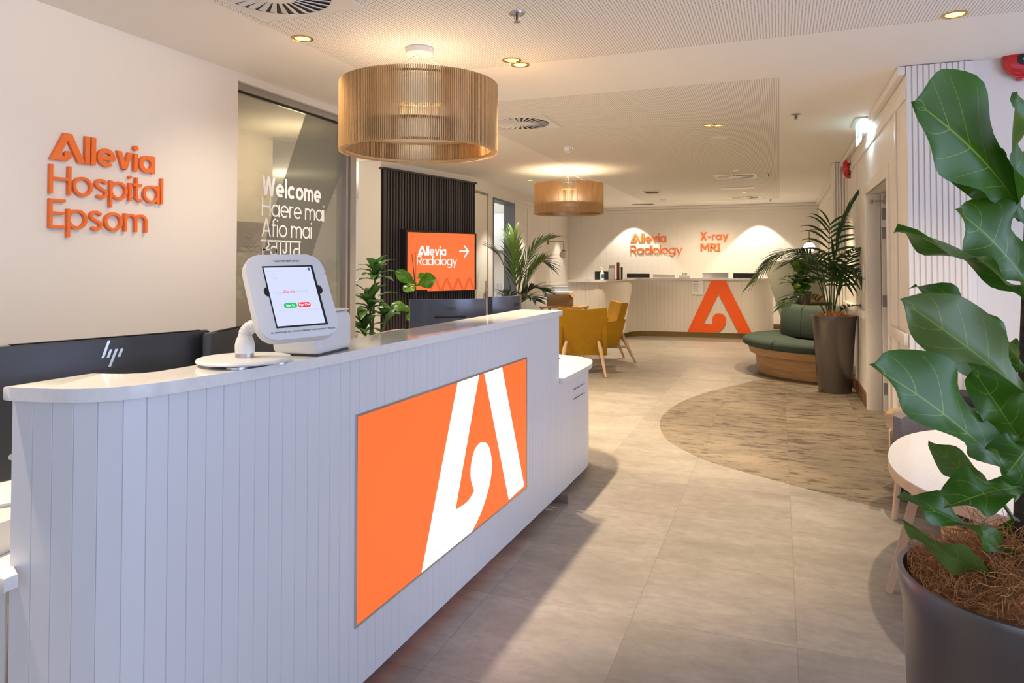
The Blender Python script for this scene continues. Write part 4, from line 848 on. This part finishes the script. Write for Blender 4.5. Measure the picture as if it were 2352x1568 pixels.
# grey task chair behind the counter
q = at(862, 790, 5.1)
t = thing('task_chair', 'taupe upholstered chair with rounded back behind the counter', 'chair', (q.x, q.y, 0), R(70))
bkp = M(); n = 14; vs = []; fs = []
for i in range(n+1):
    a = R(-80+160*i/n)
    for k in range(7):
        z = .50+.45*k/6*(math.cos(a*.62)**.6); vs += [((.25+.03*k/6)*math.sin(a), -(.25+.05*k/6)*math.cos(a), z), ((.20+.03*k/6)*math.sin(a), -(.20+.05*k/6)*math.cos(a), z)]
for i in range(n):
    for k in range(6):
        a = (i*7+k)*2; b = a+14; fs += [(a, a+2, b+2, b), (a+1, b+1, b+3, a+3)]
    a = (i*7+6)*2; b = a+14; fs.append((a, a+1, b+1, b))
link('backrest', bkp.add(vs, fs), 'greyfab', t, ang=70); link('seat', M().lathe([(.001, .44), (.22, .44), (.25, .47), (.24, .51), (.20, .53), (.001, .53)], 32), 'greyfab', t)
for k in range(4): a = R(45+90*k); link('leg', M().tube([(.14*math.cos(a), .14*math.sin(a), .44), (.25*math.cos(a), .25*math.sin(a), 0)], [.018, .011], 10), 'beech', t)
# ================================================================ PLANTS
def leaf(name, parent, P0, P1, nrm, wl, wr_, bulge=.10, fold=.25, wave=.012, mt='fig', prof='fiddle', nu=18, nv=5, off=V((0, 0, 0))):
    P0, P1 = V(P0), V(P1); L = (P1-P0).length; m = frame(P0-off, P1-P0, V(nrm).cross(P1-P0)); me = bpy.data.meshes.new(name); vs = []; uvs = []; fs = []
    ph = random.uniform(0, 6)
    def wp(u):
        if prof == 'fiddle': return max(.035, (math.sin(math.pi*min(u, 1)**1.25)**.75)*(.52+.62*u)) * (.90 if u < 1 else 0)
        return max(.02, math.sin(math.pi*(u*.9+.08))**.8)
    for i in range(nu+1):
        u = i/nu
        for j in range(-nv, nv+1):
            v = j/nv; wd = (wl if v > 0 else wr_)*wp(u)*(1+.035*math.sin(u*9+ph*1.3+(0 if v > 0 else 2))); y = v*wd
            z = bulge*L*4*u*(1-u) + fold*abs(y) - .5*fold*abs(y)*abs(v) + wave*math.sin(u*15+ph+(1.7 if v > 0 else 0))*abs(v)**1.6
            vs.append(m @ V((u*L, y, z))); uvs.append((u, .5+.5*v))
    q = 2*nv+1
    for i in range(nu):
        for j in range(2*nv): a = i*q+j; fs.append((a, a+q, a+q+1, a+1))
    me.from_pydata(vs, [], fs); ul = me.uv_layers.new(name='UVMap')
    for lp_ in me.loops: ul.data[lp_.index].uv = uvs[lp_.vertex_index]
    me.materials.append(K[mt]); me.polygons.foreach_set('use_smooth', [True]*len(me.polygons))
    o = bpy.data.objects.new(name, me); COL.objects.link(o); o.parent = parent; return o
def planter(t, rtop, rbot, hgt, mt):
    link('planter', M().lathe([(.001, 0), (rbot, 0), (rbot+.004, .006), (rtop-.01, hgt*.93), (rtop, hgt-.012), (rtop-.003, hgt), (rtop-.012, hgt), (rtop-.02, hgt-.02), (rtop-.03, hgt-.07), (.001, hgt-.07)], 72), mt, t, ang=50)
def coir(t, r, z, n, dome=.05, mt='coir', rad=.0006):
    m = M(); rings = 10; vs = []; fs = []; k = 36
    f = lambda q, a: z + dome*(1-(q/r)**2) + .012*math.sin(5*a+q*40) + .010*math.cos(3*a-q*60)
    for i in range(rings+1):
        for j in range(k): q = max(r*i/rings, .001); a = 2*math.pi*j/k; vs.append((q*math.cos(a), q*math.sin(a), f(q, a)))
    for i in range(rings):
        for j in range(k): fs.append((i*k+j, i*k+(j+1) % k, (i+1)*k+(j+1) % k, (i+1)*k+j))
    m.add(vs, fs)
    for s in range(n):
        q = r*math.sqrt(random.random())*.98; a = random.uniform(0, 6.28); p = V((q*math.cos(a), q*math.sin(a), f(q, a)+.002)); d = V((random.gauss(0, 1), random.gauss(0, 1), random.gauss(.15, .35))).normalized(); pts = [p]
        for e in range(4): d = (d+V((random.gauss(0, .45), random.gauss(0, .45), random.gauss(-.06, .35)))).normalized(); pts.append(pts[-1]+d*random.uniform(.010, .022)); h_ = math.hypot(pts[-1].x, pts[-1].y); k_ = min(1, r*1.0/h_) if h_ > 1e-4 else 1; pts[-1].x *= k_; pts[-1].y *= k_; pts[-1].z = max(pts[-1].z, f(min(h_*k_, r), math.atan2(pts[-1].y, pts[-1].x)))
        m.tube(pts, rad*random.uniform(.6, 1.3), 3, False)
    o = link('coir_mulch', m, mt, t, ang=60, recalc=False); o['kind'] = 'stuff'
# --- big fiddle leaf fig at the right edge
FP = V((.405, 1.50, 0))
fig = thing('fiddle_leaf_fig', 'large fiddle leaf fig in a metallic taupe planter at right edge', 'plant', FP)
planter(fig, .205, .165, .84, 'pot'); coir(fig, .185, .80, 5200, .085)
tb = FP + V((.0, .02, .80)); tk = [tb, at(2350, 1200, 1.29), at(2352, 1000, 1.28), at(2362, 700, 1.28), at(2366, 460, 1.30)]
link('trunk', M().tube([p-FP for p in tk], [.016, .015, .013, .011, .008], 12), 'bark', fig)
tocam = -FW
LEAVES = [  # base px, base depth, tip px, tip depth, normal (right, up, towards camera), width up, width down (m), bulge, fold, wave
    ((2348, 490), 1.24, (2098, 232), 1.14, (.25, .30, 1), .20, .085, .05, -.30, .006),
    ((2340, 505), 1.28, (2178, 322), 1.28, (-.75, .55, .6), .060, .055, .04, .25, .010),
    ((2358, 520), 1.22, (2338, 210), 1.20, (.9, .1, .75), .09, .09, -.06, .35, .008),
    ((2362, 700), 1.26, (2056, 527), 1.12, (-.35, .95, .30), .060, .062, .07, -.55, .008),
    ((2362, 660), 1.25, (2193, 480), 1.20, (.05, .35, 1), .085, .070, .06, .30, .010),
    ((2360, 850), 1.27, (2098, 655), 1.26, (-.5, .9, .35), .045, .040, .08, .45, .008),
    ((2362, 915), 1.25, (2068, 688), 1.16, (-.18, .05, 1), .085, .055, .07, -.35, .007),
    ((2322, 1098), 1.20, (1995, 836), 1.08, (.30, .45, 1), .10, .046, .05, .12, .010),
    ((2362, 1040), 1.22, (2232, 846), 1.16, (-.6, .35, .8), .055, .040, .06, .40, .012),
    ((2300, 1150), 1.26, (2132, 1010), 1.28, (-.2, -.6, .9), .034, .03, .05, .30, .006),
    ((2362, 1120), 1.20, (2166, 1168), 1.08, (.1, .85, .45), .050, .040, .05, .35, .010),
    ((2340, 1300), 1.26, (2058, 1142), 1.16, (-.35, .90, .50), .040, .030, .05, .45, .012),
    ((2345, 1345), 1.26, (2074, 1198), 1.18, (-.3, -.65, .8), .042, .025, .06, .35, .008),
    ((2352, 1175), 1.30, (2318, 1292), 1.30, (-.6, .3, .8), .05, .05, .06, .3, .010),
    ((2366, 1010), 1.15, (2312, 1090), 1.08, (-.5, .2, .9), .05, .05, .08, -.4, .010),
    ((2366, 860), 1.32, (2255, 800), 1.40, (-.3, .7, .6), .05, .05, .06, .3, .010),
    ((2366, 560), 1.34, (2420, 300), 1.40, (.2, .4, .9), .09, .09, .05, .3, .010),
    ((2366, 760), 1.34, (2500, 640), 1.40, (.2, .4, .9), .09, .09, .05, .3, .010),
    ((2366, 1000), 1.34, (2500, 930), 1.40, (.2, .5, .9), .09, .09, .05, .3, .010)]
for (b, db, tpx, dt, nn, wa, wb, bu, fo, wv_) in LEAVES:
    N = RT*nn[0]+UP*nn[1]+tocam*nn[2]; wv_ = wv_*1.5
    if tpx in ((2056, 527), (2068, 688), (2132, 1010), (2074, 1198)): N = -N; wa, wb = wb, wa; fo = -fo; bu = -bu
    leaf('leaf', fig, at(*b, db), at(*tpx, dt), N, wb, wa, bu, fo, wv_, off=FP)
    p = at(*b, db)-FP; k = min(range(len(tk)), key=lambda i: (tk[i]-FP-p).length); q = tk[k]-FP
    link('stalk', M().tube([p, (p+q)/2+V((0, 0, -.01)), q], .0035, 6), 'stem', fig.children[-1] if fig.children[-1].name.startswith('leaf') else fig)
# --- palms
def frond(parent, P0, P1, P2, n, ll, off, mt='palm', spread=60, droop=.5, up0=V((0, 0, 1)), u0=.28, wd=.012):
    P0, P1, P2 = V(P0), V(P1), V(P2); m = M(); B = lambda u: P0*(1-u)**2+P1*2*u*(1-u)+P2*u*u
    m.tube([B(i/14)-off for i in range(15)], [.006*(1-.75*i/14)+.0012 for i in range(15)], 6)
    for i in range(n):
        u = u0+(1-u0)*(i+.5)/n; p = B(u); tg = (B(min(u+.02, 1))-B(u-.02)).normalized(); sd_ = tg.cross(up0)
        sd_ = sd_.normalized() if sd_.length > .05 else V((1, 0, 0)); q = (u-u0)/(1-u0)
        for s in (-1, 1):
            l = ll*(.45+.75*math.sin(math.pi*(.18+.72*q)))*random.uniform(.88, 1.1); ang = R(spread*(1-.55*q)+random.uniform(-6, 6))
            d = (tg*math.cos(ang)+sd_*s*math.sin(ang)+up0*.18).normalized(); pts = [p]; dd = d
            for k in range(6): dd = (dd+V((0, 0, -droop*.16*(k+1)/3))).normalized(); pts.append(pts[-1]+dd*l/6)
            fl = tg.cross(d); sv = d.cross(fl).normalized() if fl.length > 1e-3 else up0
            wv2 = (tg - d*tg.dot(d)); wv2 = wv2.normalized() if wv2.length > 1e-3 else up0
            vs = []; fs = []; w6 = [.35, .8, 1, .95, .75, .45, .03]
            for a in range(7): vs += [pts[a]-off+wv2*wd*w6[a], pts[a]-off-wv2*wd*w6[a]]
            for a in range(6): fs.append((2*a, 2*a+2, 2*a+3, 2*a+1))
            m.add(vs, fs)
    return link('frond', m, mt, parent, ang=80, recalc=False)
PP = V((.56, 8.58, 0)); palm = thing('kentia_palm', 'dark green palm in a tall taupe planter before the green sofa', 'plant', PP)
planter(palm, .232, .165, .84, 'pot'); coir(palm, .21, .80, 900, .05, rad=.001)
D = 7.95
PF = [((1910, 735), (1900, 560), (1966, 455), -.4, 7, .27, 14, .5), ((1908, 735), (1900, 580), (1907, 512), .15, 11, .36, 72, 1.1), ((1915, 735), (1930, 560), (1982, 640), -.65, 11, .30, 55, .7), ((1903, 735), (1870, 470), (1728, 650), -.2, 22, .27, 50, .7), ((1905, 735), (1870, 560), (1800, 610), .2, 15, .30, 60, .7),
      ((1900, 735), (1870, 640), (1800, 705), -.3, 11, .24, 50, .6), ((1918, 735), (1935, 690), (1985, 706), -.6, 6, .16, 35, .5), ((1915, 735), (1915, 540), (1938, 650), -.4, 10, .30, 50, .8), ((1906, 735), (1890, 560), (1850, 590), -.5, 13, .32, 60, .8), ((1912, 735), (1938, 590), (1966, 570), -.55, 10, .34, 62, 1.1)]
for i, (b, md, tp_, dd, n, ll, sp2, drp) in enumerate(PF):
    frond(palm, at(*b, D), at(*md, D+dd*.5), at(*tp_, D+dd), n, ll, PP, 'palm', sp2, drp, V((0, 0, 1)) if i not in (1, 9) else -FW, wd=.015)
PL = at(1185, 700, 10.6); PL.z = 0
palm2 = thing('bright_palm', 'bright lit palm beside the narrow blue framed opening', 'plant', PL)
planter(palm2, .20, .15, .62, 'potwhite'); link('soil', M().lathe([(.001, .58), (.165, .56)], 28), 'soil', palm2)
D = 10.6
for i, (md, tp_, dd, n, ll, sp2, mt) in enumerate([((1195, 560), (1268, 548), -.2, 20, .34, 55, 'palm_light'), ((1165, 590), (1132, 575), 0, 12, .34, 40, 'palm'), ((1185, 600), (1180, 535), .2, 12, .30, 30, 'palm_light'), ((1190, 600), (1165, 540), .3, 12, .3, 35, 'palm'), ((1215, 560), (1258, 610), .1, 16, .34, 50, 'palm'), ((1205, 630), (1245, 600), -.2, 12, .36, 35, 'palm_light'), ((1205, 640), (1250, 668), -.3, 16, .30, 50, 'palm'), ((1195, 660), (1230, 690), -.4, 14, .30, 50, 'palm'), ((1175, 680), (1155, 668), -.3, 8, .24, 50, 'palm'), ((1192, 640), (1205, 580), 0, 14, .30, 30, 'palm_light')]):
    frond(palm2, V((PL.x, PL.y, .58)), at(*md, D), at(*tp_, D+dd), n, ll, PL, mt, sp2, .5, wd=.016)
# --- dracaena behind the counter
DP = at(852, 760, 7.0); DP.z = 0
dr = thing('dracaena', 'dark strap leaved plant with stacked rosettes beside the glass post', 'plant', DP)
planter(dr, .20, .16, .55, 'potwhite'); link('soil', M().lathe([(.001, .50), (.165, .49)], 28), 'soil', dr)
tops = [at(862, 622, 7.0), at(850, 692, 6.95), at(836, 748, 6.9), at(888, 728, 7.05)]
for tp_ in tops: link('stem', M().tube([(0, 0, .48), ((tp_-DP)*.5).xyz*1+V((0, 0, .2)), tp_-DP], [.014, .012, .010], 8), 'stem', dr)
for j, tp_ in enumerate(tops):
    for k in range(13 if j < 3 else 8):
        a = k*2.4+j*1.3; e = .95-.115*k; d = V((math.cos(a)*math.cos(e), math.sin(a)*math.cos(e), math.sin(e))); Lf = random.uniform(.22, .31)*(1 if j else .85)
        leaf('leaf', dr, tp_+V((0, 0, -.008*k)), tp_+d*Lf+V((0, 0, -.03)), V((0, 0, 1))+d*-.3, .052, .052, .16, .45, .004, 'dracaena', 'strap', 10, 2, DP)
# --- small fiddle leaf plant by the screen
SPT = at(968, 735, 7.6); SPT.z = 0
sf = thing('small_fiddle_leaf', 'small sparse fiddle leaf plant in front of the orange wall screen', 'plant', SPT)
planter(sf, .17, .14, .66, 'potwhite'); link('soil', M().lathe([(.001, .61), (.14, .60)], 28), 'soil', sf)
link('stem', M().tube([V((0, 0, .60)), at(957, 690, 7.6)-SPT, at(952, 640, 7.6)-SPT, at(946, 582, 7.6)-SPT], [.010, .008, .006, .003], 8).tube([at(955, 660, 7.6)-SPT, at(955, 578, 7.6)-SPT], .002, 6), 'bark', sf)
for b, tp_, wa, nn in (((957, 652), (908, 622), .07, (0, .4, 1)), ((957, 655), (1002, 640), .085, (0, .2, 1)), ((958, 655), (926, 668), .07, (.1, .8, .6)), ((950, 715), (896, 700), .075, (0, .8, .7)), ((958, 640), (975, 628), .03, (.2, .3, 1)), ((950, 720), (935, 735), .05, (.1, .3, 1)), ((958, 715), (985, 705), .06, (.1, .8, .5))):
    leaf('leaf', sf, at(*b, 7.6), at(*tp_, 7.5), RT*nn[0]+UP*nn[1]+tocam*nn[2], wa*1.35, wa*1.1, .06, .3, .008, off=SPT)
# ================================================================ YELLOW LOUNGE CHAIRS
def lounge_chair(loc, rz, label):
    t = thing('lounge_chair', label, 'armchair', loc, rz, 'mustard lounge chairs')
    b = M(); n = 10; vs = []; fs = []; rows = [(.24, .235, -.24), (.40, .275, -.285), (.54, .31, -.335), (.70, .312, -.385), (.84, .31, -.43)]
    for z, hw, y in rows:
        for i in range(n+1):
            u = -1+2*i/n; zz = z + (.022*(u*u)-.006 if z > .8 else 0); vs += [(u*hw, y+.035*u*u, zz), (u*hw*.985, y+.07+.06*abs(u)**3, zz)]
    q = 2*(n+1)
    for r in range(4):
        for i in range(n): a = r*q+2*i; fs += [(a, a+2, a+q+2, a+q), (a+1, a+q+1, a+q+3, a+3)]
        fs += [(r*q, r*q+q, r*q+q+1, r*q+1), (r*q+2*n, r*q+2*n+1, r*q+q+2*n+1, r*q+q+2*n)]
    for i in range(n): a = 4*q+2*i; fs.append((a, a+2, a+3, a+1)); a = 2*i; fs.append((a, a+1, a+3, a+2))
    link('backrest', b.add(vs, fs), 'mustard', t, ang=50)
    for s in (-1, 1):
        ym = MX(((0, 0, s, 0), (1, 0, 0, 0), (0, 1, 0, 0), (0, 0, 0, 1)))
        link('armrest', M().prism([(-.36, .62), (-.285, .38), (-.24, .24), (.26, .24), (.33, .50), (.30, .60), (-.05, .585)], .255, .31, ym, .012), 'mustard', t, ang=50)
    link('seat', M().box(-.254, .254, -.235, .29, .25, .43, .03, seg=3), 'mustard', t)
    for s in (-1, 1):
        link('rear_leg', M().tube([(s*.20, -.325, .43), (s*.225, -.345, .34), (s*.29, -.50, 0)], [.018, .028, .016], 12), 'beech', t)
        link('front_leg', M().tube([(s*.22, .20, .24), (s*.27, .30, 0)], [.026, .016], 12), 'beech', t)
        link('side_rail', M().tube([(s*.25, -.40, .225), (s*.22, -.2, .228), (s*.22, .22, .225)], [.018, .02, .02], 10), 'beech', t)
    return t
c1 = at(1321, 800, 8.95); c1.z = 0
lounge_chair((c1.x, c1.y+.38, 0), R(14), 'mustard lounge chair with its back to the near counter end')
lounge_chair((-2.50, 10.10, 0), R(118), 'mustard lounge chair turned sideways behind the nearer one')
# ================================================================ ROUND SOFA
SC = V((.68, 10.1, 0))
so_ = thing('round_sofa', 'round bottle green sofa on an oak drum base beside the palm', 'sofa', SC)
A0, A1 = R(88), R(274)
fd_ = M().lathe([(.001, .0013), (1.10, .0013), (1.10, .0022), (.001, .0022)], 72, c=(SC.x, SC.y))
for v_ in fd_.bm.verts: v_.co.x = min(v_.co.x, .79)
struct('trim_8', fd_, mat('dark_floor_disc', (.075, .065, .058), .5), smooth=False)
def arcpart(name, prof, mt, a0, a1, c=(0, 0), n=16):
    m = M().lathe(prof, n, a0, a1, c, close=True)
    for v in m.bm.verts: v.co.x = min(v.co.x, .795-SC.x-.01)
    return link(name, m, mt, so_, ang=50)
arcpart('base', [(.2, 0), (.97, 0), (.985, .25), (.2, .25)], 'oakh', A0, A1, n=48)
arcpart('seat_rim', [(.5, .2501), (1.06, .2501), (1.085, .34), (.5, .34)], 'oakh', A0, A1, n=48)
cush = [(.55, .3405), (1.10, .3405), (1.14, .36), (1.155, .40), (1.14, .435), (1.09, .455), (.60, .455), (.55, .45)]
for k in range(4): g_ = (A1-A0)/4; arcpart('seat_cushion', cush, 'green', A0+k*g_+.006, A0+(k+1)*g_-.006)
bc = (0, .33); bprof = [(.40, .456), (.66, .456), (.68, .50), (.655, .80), (.62, .85), (.56, .865), (.44, .86), (.40, .84)]
for k in range(4): g_ = R(190)/4; arcpart('back_cushion', bprof, 'green', R(88)+k*g_+.008, R(88)+(k+1)*g_-.008, bc)
arcpart('cap', [(.001, .80), (.40, .80), (.40, .83), (.001, .83)], 'oakh', R(88), R(278), bc)
# plant, chairs and lamps behind the sofa
q = V((.30, 10.58, .8305))
t = thing('leafy_plant', 'leafy plant in a dark pot standing on top of the round sofa', 'plant', q)
link('pot', M().lathe([(.001, 0), (.095, 0), (.12, .20), (.112, .20), (.10, .17), (.001, .17)], 32), 'potdark', t); link('soil', M().lathe([(.001, .185), (.105, .172)], 24), 'soil', t)
cr = at(1850, 610, 9.9)
for k in range(46):
    a = k*2.4; e = 1.1-.045*k; st = V((random.uniform(-.06, .06), random.uniform(-.06, .06), random.uniform(.25, .5))); d = V((math.cos(a)*math.cos(e), math.sin(a)*math.cos(e), math.sin(e)*.7))
    leaf('leaf', t, q+st+d*.05, q+st+d*random.uniform(.22, .34)+V((0, 0, .02)), V((0, 0, 1))-d*.2, .065, .065, .12, .3, .006, 'fig', 'strap', 8, 2, q)
link('stems', M().tube([(0, 0, .17), (.01, 0, .35), (0, .02, .55)], .006, 6).tube([(.02, 0, .17), (.05, .03, .35), (.04, .05, .5)], .005, 6), 'stem', t)
q = at(1850, 720, 12.6)
t = thing('wing_chair', 'sage grey high backed chair half hidden behind the palm', 'armchair', (.25, 13.0, 0), R(12))
ym = MX(((1, 0, 0, 0), (0, 0, 1, 0), (0, 1, 0, 0), (0, 0, 0, 1)))
link('backrest', M().prism([(-.20, .35), (.42, .35), (.50, 1.45), (-.52, 1.45)], -.06, .03, ym, .02), 'sage', t); link('seat', M().box(-.25, .42, -.5, -.062, .22, .42, .04, seg=3), 'sage', t)
for sx_, sy_ in ((-.2, 0), (.38, 0), (-.2, -.45), (.38, -.45)): link('leg', M().cyl((sx_, sy_, .0), (sx_, sy_, .35 if sy_ == 0 else .225), .02, n=10), 'oak', t)
t = thing('oak_armchair', 'oak framed chair with beige cushion behind the round sofa', 'armchair', (.42, 11.75, 0), R(10))
link('seat', M().box(-.26, .22, -.25, .25, .64, .70, .015, seg=3), 'cream', t); link('seat_frame', M().box(-.25, .21, -.24, .24, .57, .639, .005), 'oak', t)
link('backrest', M().box(-.05, .28, .245, .275, .78, .95, .008), 'oak', t)
for sx_, sy_, zz in ((-.23, -.22, .57), (.19, -.22, .57), (-.23, .26, .95), (.19, .26, .95)): link('leg', M().cyl((sx_, sy_, 0), (sx_, sy_, zz if sy_ < 0 else .78 if sx_ < 0 else .95), .018, n=10), 'oak', t)
def sconce(loc, side, label, lit):
    t = thing('wall_lamp', label, 'wall lamp', loc, group='globe wall lamps'); s = side
    link('wall_plate', M().box(-.012, .012, -.03, .03, .02, .16, .004), 'brass', t)
    link('arm', M().tube([(0, 0, .09), (s*.30, 0, .09), (s*.33, 0, .08), (s*.335, 0, .05), (s*.335, 0, -.10)], .007, 8), 'brass', t)
    link('shade_cap', M().lathe([(.001, -.085), (.03, -.09), (.055, -.11), (.001, -.11)], 24, c=(s*.335, 0)), 'brass', t); link('globe', M().sphere((s*.335, 0, -.19), .085, 14), 'lamp_soft' if lit else 'opal_off', t)
    return t
sc = onY(1905, 500, 12.2); g1 = V((RX-.014, 12.2, 1.86)); sconce(g1, -1, 'lit globe wall lamp with brass arm behind the palm', True); point('globe_light', (RX-.37, 12.2, 1.67), 10, WARM, .08)
lp_ = online(1258, 548, LX0, LX1); sconce((lp_.x+.014, lp_.y, 1.80), 1, 'unlit globe wall lamp on the left wall beside the bright palm', False)
# ================================================================ BOXES NEAR THE FAR LEFT
q = atz(1281, 704, .75)
t = thing('side_table', 'low timber side table carrying cardboard box beside far desk', 'table', (q.x, q.y+.2, 0)); link('tabletop', M().box(-.30, .38, -.22, .25, .72, .75, .004), 'oak', t)
for sx_ in (-.26, .34):
    for sy_ in (-.18, .21): link('leg', M().box(sx_-.02, sx_+.02, sy_-.02, sy_+.02, 0, .72), 'oak', t, False)
q2 = V((q.x, q.y+.2, .7502))
t = thing('cardboard_box', 'open brown cardboard box on the timber side table', 'box', q2, R(4)); link('carton', M().box(-.20, .16, -.16, .16, 0, .19, .002), 'card', t); link('lining', M().box(-.19, .15, -.15, .15, .1901, .225, .004), 'paper', t)
link('flap', M().add([(.16, -.16, .19), (.16, .16, .19), (.21, .16, .14), (.21, -.16, .14)], [(0, 1, 2, 3)]), 'card', t, False)
q = onY(1290, 667, 12.4)
t = thing('storage_unit', 'pale low storage unit behind the cardboard box', 'cabinet', (-4.0, 12.6, 0)); link('carcass', M().box(-.4, .35, -.2, .3, 0, .80, .004), 'wplastic', t); link('door', M().box(-.39, -.03, -.216, -.2005, .02, .78, .003).box(-.02, .34, -.216, -.2005, .02, .78, .003), 'wplastic', t)
t = thing('blue_tray', 'flat blue tray on the pale unit behind the cardboard box', 'tray', (-3.85, 12.55, .8002)); link('tray', M().box(-.2, .22, -.14, .14, 0, .05, .006), 'blue', t); link('rim', M().ribbon([(-.2, -.14), (.22, -.14), (.22, .14), (-.2, .14)], .015, .05, .06, True), 'blue', t, False)
t = thing('white_carton', 'pinkish white carton standing behind the blue tray', 'box', (-3.80, 12.77, .8002)); link('carton', M().box(-.17, .2, -.07, .1, 0, .17, .003), 'paper', t); link('lid', M().box(-.175, .205, -.075, .105, .1701, .19, .003), 'wplastic', t)
# ================================================================ TABLE AND CHAIRS AT RIGHT
TC = V((1.06, 3.62, 0)); tz = .53
t = thing('oval_table', 'white oval low table with beech legs behind the fig', 'table', TC, R(-10))
ov = []
for i in range(64): a = 2*math.pi*i/64; ov.append((.60*math.copysign(abs(math.cos(a))**.88, math.cos(a)), .78*math.copysign(abs(math.sin(a))**.88, math.sin(a))))
link('tabletop', M().prism(ov, tz-.004, tz, None, .0015), 'stone', t, ang=30); link('edge_band', M().prism([(x*.999, y*.999) for x, y in ov], tz-.045, tz-.0041, None, .003), 'beech', t, ang=30)
Ti = (MX.Translation(TC) @ MX.Rotation(R(-10), 4, 'Z')).inverted()
for wx_, wy_ in ((.43, 3.44), (.95, 2.9), (1.25, 4.3), (1.7, 3.7)):
    f0 = Ti @ V((wx_, wy_, 0)); f1 = f0*.80; f1.z = tz-.046; dv_ = (f1-f0)
    lm_ = frame(f0, V((1, 0, 0)), V((0, 1, 0))); s0, s1 = .014, .020
    link('leg', M().add([(f0.x+a*s0, f0.y+b*s0, 0) for a, b in ((-1, -1), (1, -1), (1, 1), (-1, 1))]+[(f1.x+a*s1, f1.y+b*s1, f1.z) for a, b in ((-1, -1), (1, -1), (1, 1), (-1, 1))], [(3, 2, 1, 0), (4, 5, 6, 7), (0, 1, 5, 4), (1, 2, 6, 5), (2, 3, 7, 6), (3, 0, 4, 7)]), 'beech', t, False)
def tub_chair(loc, rz, label, sz=1.):
    t = thing('tub_chair', label, 'chair', loc, rz, 'grey upholstered tub chairs'); t.scale = (1, 1, sz)
    m = M(); n = 22; z0, z1 = .45, .55
    link('back_rail', M().lathe([(.27, z0+.03), (.305, z0+.03), (.31, z1), (.30, z1+.012), (.275, z1+.012), (.27, z1)], n, R(150), R(390), close=True), 'oak', t)
    link('back_pad', M().lathe([(.225, .40), (.268, .40), (.268, z1-.005), (.225, z1-.02)], n, R(160), R(380), close=True), 'greyfab', t)
    link('seat', M().lathe([(.001, .34), (.25, .34), (.27, .37), (.25, .40), (.001, .41)], 32), 'greyfab', t)
    for k in range(4): a = R(45+90*k); link('leg', M().tube([(.25*math.cos(a), .25*math.sin(a), z0+.05 if k in (2, 3) else .36), (.29*math.cos(a), .29*math.sin(a), 0)], [.022, .015], 8), 'beech', t)
    return t
tub_chair((.86, 4.49, 0), R(150), 'grey tub chair with oak rim behind the white oval table')
tub_chair((.86, 3.02, 0), R(-10), 'grey tub chair tucked under the near side of the oval table', .82)
t = thing('black_pot', 'round black pot on the floor against the slatted column', 'pot', (.77, 4.92, 0)); link('pot', M().lathe([(.001, 0), (.10, 0), (.132, .25), (.135, .305), (.127, .305), (.12, .25), (.001, .25)], 40), 'matte_black', t); link('rim', M().lathe([(.125, .3052), (.137, .3052), (.137, .315), (.125, .315)], 40, close=True), 'black', t)
q = onY(2195, 880, 5.0)
t = thing('dark_cabinet', 'dark timber box with black top beside the slatted column', 'cabinet', (q.x+.03, 5.14, 0)); link('carcass', M().box(-.14, .14, -.12, .13, 0, .535, .003), 'darkwood', t); link('top', M().box(-.145, .145, -.125, .135, .5351, .60, .003), 'matte_black', t)
q = onY(2345, 840, 4.85)
t = thing('yellow_chair', 'yellow chair back glimpsed between fig leaves at right edge', 'chair', (q.x+.2, 4.9, 0), R(10)); link('backrest', M().prism(rrect(.46, .34, .13, 8), -.02, .02, MX(((1, 0, 0, 0), (0, 0, 1, 0), (0, 1, 0, .60), (0, 0, 0, 1))), .008), 'yellowf', t); link('seat', M().box(-.22, .22, -.42, -.02, .40, .45, .015), 'yellowf', t)
for sx_, sy_ in ((-.2, -.4), (.2, -.4), (-.2, 0), (.2, 0)): link('leg', M().cyl((sx_*.9, sy_*.95, .41 if sy_ < 0 else .5), (sx_, sy_, 0), .013, .010, n=10), 'beech', t)
